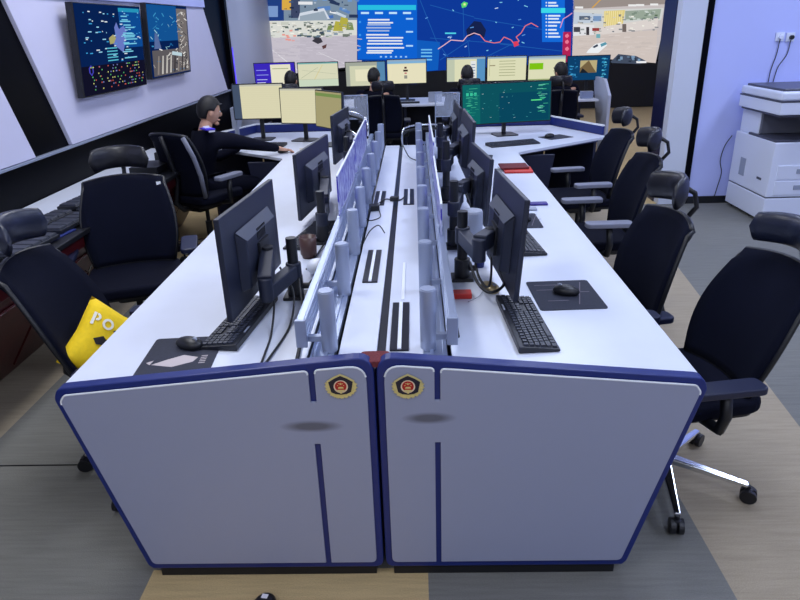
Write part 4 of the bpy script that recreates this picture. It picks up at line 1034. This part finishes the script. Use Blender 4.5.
# ================================================================ PRINTER
p = empty('office_printer', (3.52, 4.33, 0), 0, 'large white multifunction printer against the lavender wall at right', 'printer')
def pb(name, x0, x1, y0, y1, z0, z1, m, bev=.008, par=None):
    b = MB(); b.box(((x0 + x1) / 2 - 3.52, (y0 + y1) / 2 - 4.33, (z0 + z1) / 2), (x1 - x0, y1 - y0, z1 - z0)); return b.build(name, M[m], par or p, bev, 3)
X0, X1, PY0, PY1 = 3.18, 3.86, 3.96, 4.68
pb('cabinet', X0, X1, PY0, PY1, .035, .235, 'printer')
pb('gap_line', X0 + .006, X1 - .006, PY0 + .006, PY1, .232, .248, 'printer_dk', 0)
body = pb('body', X0, X1, PY0, PY1, .245, .715, 'printer')
pb('rear_column', X0 + .03, X1, PY0 + .38, PY1, .715, .97, 'printer')
pb('right_column', X1 - .18, X1, PY0 + .05, PY1, .715, .97, 'printer')
pb('output_tray', X0 + .008, X1 - .1, PY0 + .01, PY0 + .50, .712, .735, 'printer_dk', .003)
pb('recess', X0 + .04, X1 - .16, PY0 + .35, PY0 + .385, .74, .93, 'printer_in', .002)
pb('tray_lip', X0 - .005, X1 - .02, PY0 - .01, PY1 - .03, .925, .945, 'printer_dk', .003)
sc = pb('scanner', X0 - .03, X1, PY0 - .03, PY1 - .02, .945, 1.05, 'printer')
pb('scanner_seam', X0 - .032, X1 + .002, PY0 - .032, PY1 - .018, 1.045, 1.057, 'printer_dk', 0)
ld = pb('document_feeder', X0 - .03, X1, PY0 - .02, PY1 - .02, 1.055, 1.13, 'printer', .02)
pb('feeder_top', X0 + .0, X1 - .02, PY0 + .02, PY1 - .06, 1.125, 1.15, 'printer_dk', .01, ld)
pb('front_drawer', X0 + .06, X1 - .02, PY0 - .008, PY0 + .02, .40, .52, 'printer', .004, body)
pb('front_drawer', X0 + .06, X1 - .02, PY0 - .008, PY0 + .02, .265, .385, 'printer', .004, body)
pb('drawer_handle', X0 + .22, X0 + .42, PY0 - .014, PY0 - .006, .45, .49, 'greybox', .003, body)
pb('drawer_handle', X0 + .22, X0 + .42, PY0 - .014, PY0 - .006, .31, .35, 'greybox', .003, body)
pb('side_vent', X0 - .003, X0 + .003, PY1 - .28, PY1 - .18, .34, .50, 'greybox', 0, body)
pb('side_label', X0 - .002, X0 + .003, PY0 + .12, PY0 + .2, .37, .39, 'printer_dk', 0, body)
b = MB(); b.box((0, 0, 0), (.26, .13, .02), Matrix.Translation((-.01, PY0 - .08 - 4.33, .985)) @ Matrix.Rotation(R(28), 4, 'X')); b.build('control_panel', M['printer_dk'], p, .004)
art('panel_screen', lambda u, v, tt: Matrix.Translation((-.01, PY0 - .08 - 4.33, .985)) @ Matrix.Rotation(R(28), 4, 'X') @ Vector((u * .2 - .1, v * .09 - .045, .0105 + tt)), [(rect(0, 0, 1, 1), (110, 124, 120), 1), (rect(.1, .2, .4, .8), (170, 176, 130), 2), (rect(.55, .3, .9, .7), (60, 90, 90), 2)], p, M['lcd'])
b = MB()
for x, y in ((X0 + .06, PY0 + .06), (X1 - .06, PY0 + .06), (X0 + .06, PY1 - .06), (X1 - .06, PY1 - .06), (X0 + .06, PY0 + .3)): b.cyl((x - 3.52, y - 4.33, 0), (x - 3.52, y - 4.33, .04), .022, 14)
b.build('caster', M['black'], p)
for x, z, m, lab in ((3.46, 1.53, 'printer', 'left white wall socket with plug above the printer'), (3.555, 1.525, 'black', 'right wall socket with round black plug above the printer')):
    t = empty('wall_socket', (x, 4.748, z), 0, lab, 'socket', 'wall sockets')
    b = MB(); b.box((0, -.005, 0), (.075, .01, .075)); b.build('plate', M['printer'], t, .003)
    b = MB(); b.cyl((0.005, -.008, -.002), (0.005, -.035, -.002), .019, 18); b.build('plug', M[m], t, .003)
cable([(3.463, 4.738, 1.51), (3.455, 4.738, 1.38), (3.43, 4.738, 1.25), (3.425, 4.738, 1.14)], .004, 'dark cord hanging from the left wall socket down behind the printer')
cable([(3.56, 4.738, 1.50), (3.55, 4.738, 1.38), (3.49, 4.738, 1.27), (3.47, 4.738, 1.14)], .004, 'dark cord hanging from the black plug down behind the printer')
cable([(3.175, 4.738, .66), (3.12, 4.738, .56), (3.10, 4.738, .42), (3.13, 4.738, .30), (3.11, 4.738, .15), (3.09, 4.738, .02)], .004, 'blue-black cord curving beside the printer to the floor')

# ================================================================ PEOPLE
def skin_mesh(name, joints, edges, root, m, parent, levels=2):
    me = bpy.data.meshes.new(name); keys = list(joints)
    me.from_pydata([joints[k][0] for k in keys], [(keys.index(a_), keys.index(b_)) for a_, b_ in edges], [])
    o = bpy.data.objects.new(name, me); COL.objects.link(o)
    md = o.modifiers.new('skin', 'SKIN'); md.use_smooth_shade = True; md.branch_smoothing = .6
    sv = me.skin_vertices[0].data if me.skin_vertices else None
    if sv is None:
        bm = bmesh.new(); bm.from_mesh(me); bm.verts.layers.skin.verify(); bm.to_mesh(me); bm.free(); sv = me.skin_vertices[0].data
    for i, k in enumerate(keys):
        r = joints[k][1]; sv[i].radius = r if isinstance(r, tuple) else (r, r); sv[i].use_root = (k == root)
    s = o.modifiers.new('sub', 'SUBSURF'); s.levels = levels; s.render_levels = levels
    dg = bpy.context.evaluated_depsgraph_get(); dg.update()
    nm = bpy.data.meshes.new_from_object(o.evaluated_get(dg)); o.modifiers.clear(); o.data = nm; nm.name = name
    nm.materials.clear(); nm.materials.append(m)
    for pl in nm.polygons: pl.use_smooth = True
    o.parent = parent
    return o
def person(label, loc, rz, lean=0, head_turn=0, arms='desk', bob=False, rhand=None, lhand=None, group=None, insignia=False, side=0):
    """seated, local +X is forward, origin at the floor under the seat"""
    t = empty('person', loc, rz, label, 'person', group)
    hip = Vector((-.05, 0, .55)); L = lean
    def S(x, y, z):
        q = z - .55; return (x + q * L, y + q * side, z)
    J = {}
    J['pelvis'] = (S(-.05, 0, .55), (.13, .12)); J['waist'] = (S(-.05, 0, .68), (.125, .10)); J['chest'] = (S(-.03, 0, .86), (.15, .115)); J['neck'] = (S(-.02, 0, 1.01), (.055, .055)); J['skull'] = (S(0, 0, 1.08), (.05, .05))
    E = [('pelvis', 'waist'), ('waist', 'chest'), ('chest', 'neck'), ('neck', 'skull')]
    for sg, nme in ((-1, 'r'), (1, 'l')):
        sh = Vector(S(-.03, sg * .185, .945)); hand = (rhand if sg < 0 else lhand) or Vector((.46, sg * .16, .775))
        hand = Vector(hand); mid = (sh + hand) / 2; dirn = (hand - sh); d = dirn.length; ln = .56
        bend = math.sqrt(max(0, (ln / 2) ** 2 - (d / 2) ** 2)); elb = mid + Vector((-.1, sg * .55, -1)).normalized() * bend
        J['sh' + nme] = (tuple(sh), .062); J['el' + nme] = (tuple(elb), .042); J['wr' + nme] = (tuple(hand), (.026, .024))
        fwd = (hand - elb).normalized()
        J['pa' + nme] = (tuple(hand + fwd * .06 + Vector((0, 0, -.005))), (.030, .016))
        E += [('chest', 'sh' + nme), ('sh' + nme, 'el' + nme), ('el' + nme, 'wr' + nme), ('wr' + nme, 'pa' + nme)]
        lat = fwd.cross(Vector((0, 0, 1))).normalized()
        base = hand + fwd * .075
        for k, (o_, ll) in enumerate(((-.024, .060), (-.008, .070), (.008, .066), (.024, .052))):
            a_ = 'f%d' % k + nme; c_ = a_ + 't'
            J[a_] = (tuple(base + lat * o_ + fwd * ll * .5 + Vector((0, 0, .004))), (.0085, .0085)); J[c_] = (tuple(base + lat * o_ + fwd * ll + Vector((0, 0, -.014))), (.007, .007)); E += [('pa' + nme, a_), (a_, c_)]
        th = 'th' + nme; J[th] = (tuple(hand + fwd * .05 + lat * (.045 * sg)), (.010, .010)); E += [('wr' + nme, th)]
        hp = Vector((-.02, sg * .10, .53)); kn = Vector((.40, sg * .14, .53)); an = Vector((.38, sg * .13, .10)); to = Vector((.52, sg * .14, .045))
        J['hp' + nme] = (tuple(hp), .085); J['kn' + nme] = (tuple(kn), .058); J['an' + nme] = (tuple(an), .042); J['to' + nme] = (tuple(to), (.04, .03))
        E += [('pelvis', 'hp' + nme), ('hp' + nme, 'kn' + nme), ('kn' + nme, 'an' + nme), ('an' + nme, 'to' + nme)]
    def slim(k, r):
        f = .4 if k[:2] == 'sh' else .6 if k in ('pelvis', 'waist', 'chest', 'hpr', 'hpl', 'knr', 'knl') else (.65 if k[:2] in ('el', 'an') else 1)
        return tuple(q * f for q in r) if isinstance(r, tuple) else r * f
    body = skin_mesh('body', {k: (v[0], slim(k, v[1])) for k, v in J.items()}, E, 'pelvis', M['skin'], t, 2)
    # head with face, joined into the body mesh
    hc = Vector(S(.015, 0, 1.13)); HT = Matrix.Translation(hc) @ Matrix.Rotation(head_turn, 4, 'Z') @ Matrix.Rotation(R(12), 4, 'Y') @ Matrix.Scale(.92, 4)
    def headfn(q):
        x, y, z = q
        y *= (1 - .18 * max(0, -z)) ; x *= (1 - .08 * max(0, -z))
        if x > 0: x = x * .93
        return Vector((x, y, z))
    hb = MB(); hb.ell((0, 0, 0), (.098, .076, .118), HT, 28, 20, fn=headfn)
    hb.ell((.092, 0, -.012), (.022, .013, .022), HT, 10, 8); hb.ell((.072, 0, -.062), (.03, .028, .010), HT, 10, 6); hb.ell((.07, 0, -.095), (.022, .03, .02), HT, 10, 6)
    for sg in (-1, 1): hb.ell((-.005, sg * .078, -.01), (.02, .010, .032), HT, 10, 8)
    h = hb.build('head_tmp', M['skin'], t, smooth=True)
    bm = bmesh.new(); bm.from_mesh(body.data); bm.from_mesh(h.data); bm.to_mesh(body.data); bm.free()
    bpy.data.objects.remove(h)
    for pl in body.data.polygons: pl.use_smooth = True
    b = MB()
    for sg in (-1, 1): b.ell((.081, sg * .03, .012), (.006, .013, .006), HT, 10, 6)
    b.build('eyes', M['strip_white'], t, smooth=True)
    b = MB()
    for sg in (-1, 1): b.ell((.085, sg * .03, .012), (.004, .006, .006), HT, 8, 6); b.box((.09, sg * .03, .033), (.008, .03, .006), HT)
    b.build('eyebrows', M['hair'], t, smooth=True)
    # hair cap
    def hairfn(q):
        x, y, z = q
        lim = -.62 if x < -.1 else (.45 if x > .55 else -.05 - .9 * max(0, x - .1) + .5 * max(0, x))
        if x > .3: lim = .35 + .3 * (x - .3)
        elif x > -.25: lim = .0
        if bob: lim -= .35 if x < .3 else 0
        return Vector((x, y, max(z, lim)))
    b = MB(); b.ell((-.006, 0, .012), (.108, .087, .125), HT, 28, 22, fn=hairfn); b.build('hair', M['hair'], t, smooth=True)
    # clothing shells
    JJ = {k: v for k, v in J.items() if k in ('pelvis', 'waist', 'chest', 'shr', 'shl', 'elr', 'ell', 'wrr', 'wrl')}
    def fat(r, d): return (r[0] + d, r[1] + d) if isinstance(r, tuple) else (r + d, r + d)
    JK = {k: (v[0], fat(v[1], .022 if k[:2] == 'sh' else (.016 if k[:2] != 'wr' else .010))) for k, v in JJ.items()}
    JK['collar'] = (S(-.02, 0, 1.0), (.070, .074))
    ek = [e for e in E if e[0] in JK and e[1] in JK] + [('chest', 'collar')]
    skin_mesh('jacket', JK, ek, 'pelvis', M['uniform'], t, 2)
    JT = {k: (v[0], fat(v[1], .014)) for k, v in J.items() if k in ('pelvis', 'hpr', 'hpl', 'knr', 'knl', 'anr', 'anl')}
    skin_mesh('trousers', JT, [e for e in E if e[0] in JT and e[1] in JT], 'pelvis', M['uniform'], t, 2)
    for nme in 'rl':
        a_, b2 = Vector(J['an' + nme][0]), Vector(J['to' + nme][0])
        b = MB(); b.ell(((a_.x + b2.x) / 2 + .01, a_.y, .05), (.125, .052, .05), n=16, m=10, fn=lambda q: Vector((q.x, q.y, max(q.z, -.9) * (1 - .3 * max(0, q.x))))); b.build('shoe', M['leather'], t, smooth=True)
    if insignia:
        b = MB(); c = Vector(S(-.05, -.185, 1.022))
        for k in range(4): b.box((c.x - .02, c.y + .05 - k * .032, c.z + .008 - k * .008), (.05, .017, .014))
        b.build('rank_bars', M['silver_mark'], t, .001)
        b = MB(); b.box((c.x - .03, c.y + .005, c.z - .002), (.075, .13, .012)); b.build('epaulette', M['lilac_light'], t, .003)
    return t
P1 = person('seated person in dark uniform with silver shoulder bars reaching across the left wing', (-1.62, 3.68, 0), R(40), .16, R(-8), rhand=(.60, -.20, .79), lhand=(.42, .16, .79), insignia=True)
mouse('black mouse under the uniformed operator hand', -1.02, 4.0, R(45), .741)
person('leftmost person of the far row, dark head just above the pale screens', (-1.42, 6.85, 0), R(90), .05, 0, group='operators at the far row')
person('person with dark hair facing the far monitor with the grey window', (-.38, 6.98, 0), R(90), .05, R(-15), bob=False, group='operators at the far row')
person('person with round dark hair centred before the blue-striped far monitor', (.80, 6.90, 0), R(90), .08, 0, group='operators at the far row')
person('person leaning left at the right end of the far row', (1.98, 6.95, 0), R(95), .05, R(25), bob=True, group='operators at the far row')

# shoe tip of the photographer's floor object
b = MB(); b.ell((0, 0, .02), (.055, .04, .028), n=20, m=12, fn=lambda q: Vector((q.x, q.y, max(q.z, -.7)))); o = b.build('shoe_toe', M['black'], None, smooth=True); o.location = (-.385, -.16, 0); o.rotation_euler = (0, 0, R(80)); props(o, 'dark rounded shoe toe at the bottom edge on the tan carpet', 'shoe')
b = MB(); b.box((0, 0, 0), (.016, .02, .002)); q_ = b.build('toe_mark', M['silver_mark'], o); q_.location = (.02, .0, .048)

# ================================================================ LIGHT
def area(name, loc, size, e, col, rot=(0, 0, 0)):
    l = bpy.data.lights.new(name, 'AREA'); l.shape = 'RECTANGLE'; l.size, l.size_y = size; l.energy = e; l.color = col
    o = bpy.data.objects.new(name, l); COL.objects.link(o); o.location = loc; o.rotation_euler = rot; return o
for x in (-1.2, 1.4, 4.2):
    for y in (-1.8, .9, 3.4):
        area('ceiling_and_fill_lamp', (x, y, 3.15), (.6, 1.2), 39 if y > -1 else 30, (.92, .94, 1.0) if x < 0 else (.66, .75, 1.0))
    for y in (6.2, 9.2):
        area('ceiling_and_fill_lamp', (x, y, 3.15), (.6, 1.2), 26, (.78, .83, 1.0))
for x in (-1.0, 1.6): area('ceiling_and_fill_lamp', (x, -4.2, 3.1), (.6, 1.2), 26, (.86, .89, 1.0), (R(35), 0, 0))  # added fill pair behind the camera, tipped forward to brighten the upright end panels
W = bpy.data.worlds.new('world'); bpy.context.scene.world = W; W.use_nodes = True
W.node_tree.nodes['Background'].inputs['Color'].default_value = (.52, .56, .74, 1); W.node_tree.nodes['Background'].inputs['Strength'].default_value = .62

# ================================================================ CAMERA
cam = bpy.data.cameras.new('camera'); cam.lens = 36 * FOC / 800; cam.sensor_width = 36; cam.clip_end = 60
co_ = bpy.data.objects.new('camera', cam); COL.objects.link(co_)
rt_ = Vector((Xc.x, Yc.x, Zc.x)); up_ = -Vector((Xc.y, Yc.y, Zc.y)); bk_ = -Vector((Xc.z, Yc.z, Zc.z))
mw = Matrix((rt_, up_, bk_)).transposed().to_4x4(); mw.translation = CAM; co_.matrix_world = mw
sc_ = bpy.context.scene; sc_.camera = co_
sc_.view_settings.view_transform = 'Standard'; sc_.view_settings.look = 'None'; sc_.view_settings.exposure = -0.1; sc_.view_settings.gamma = 1
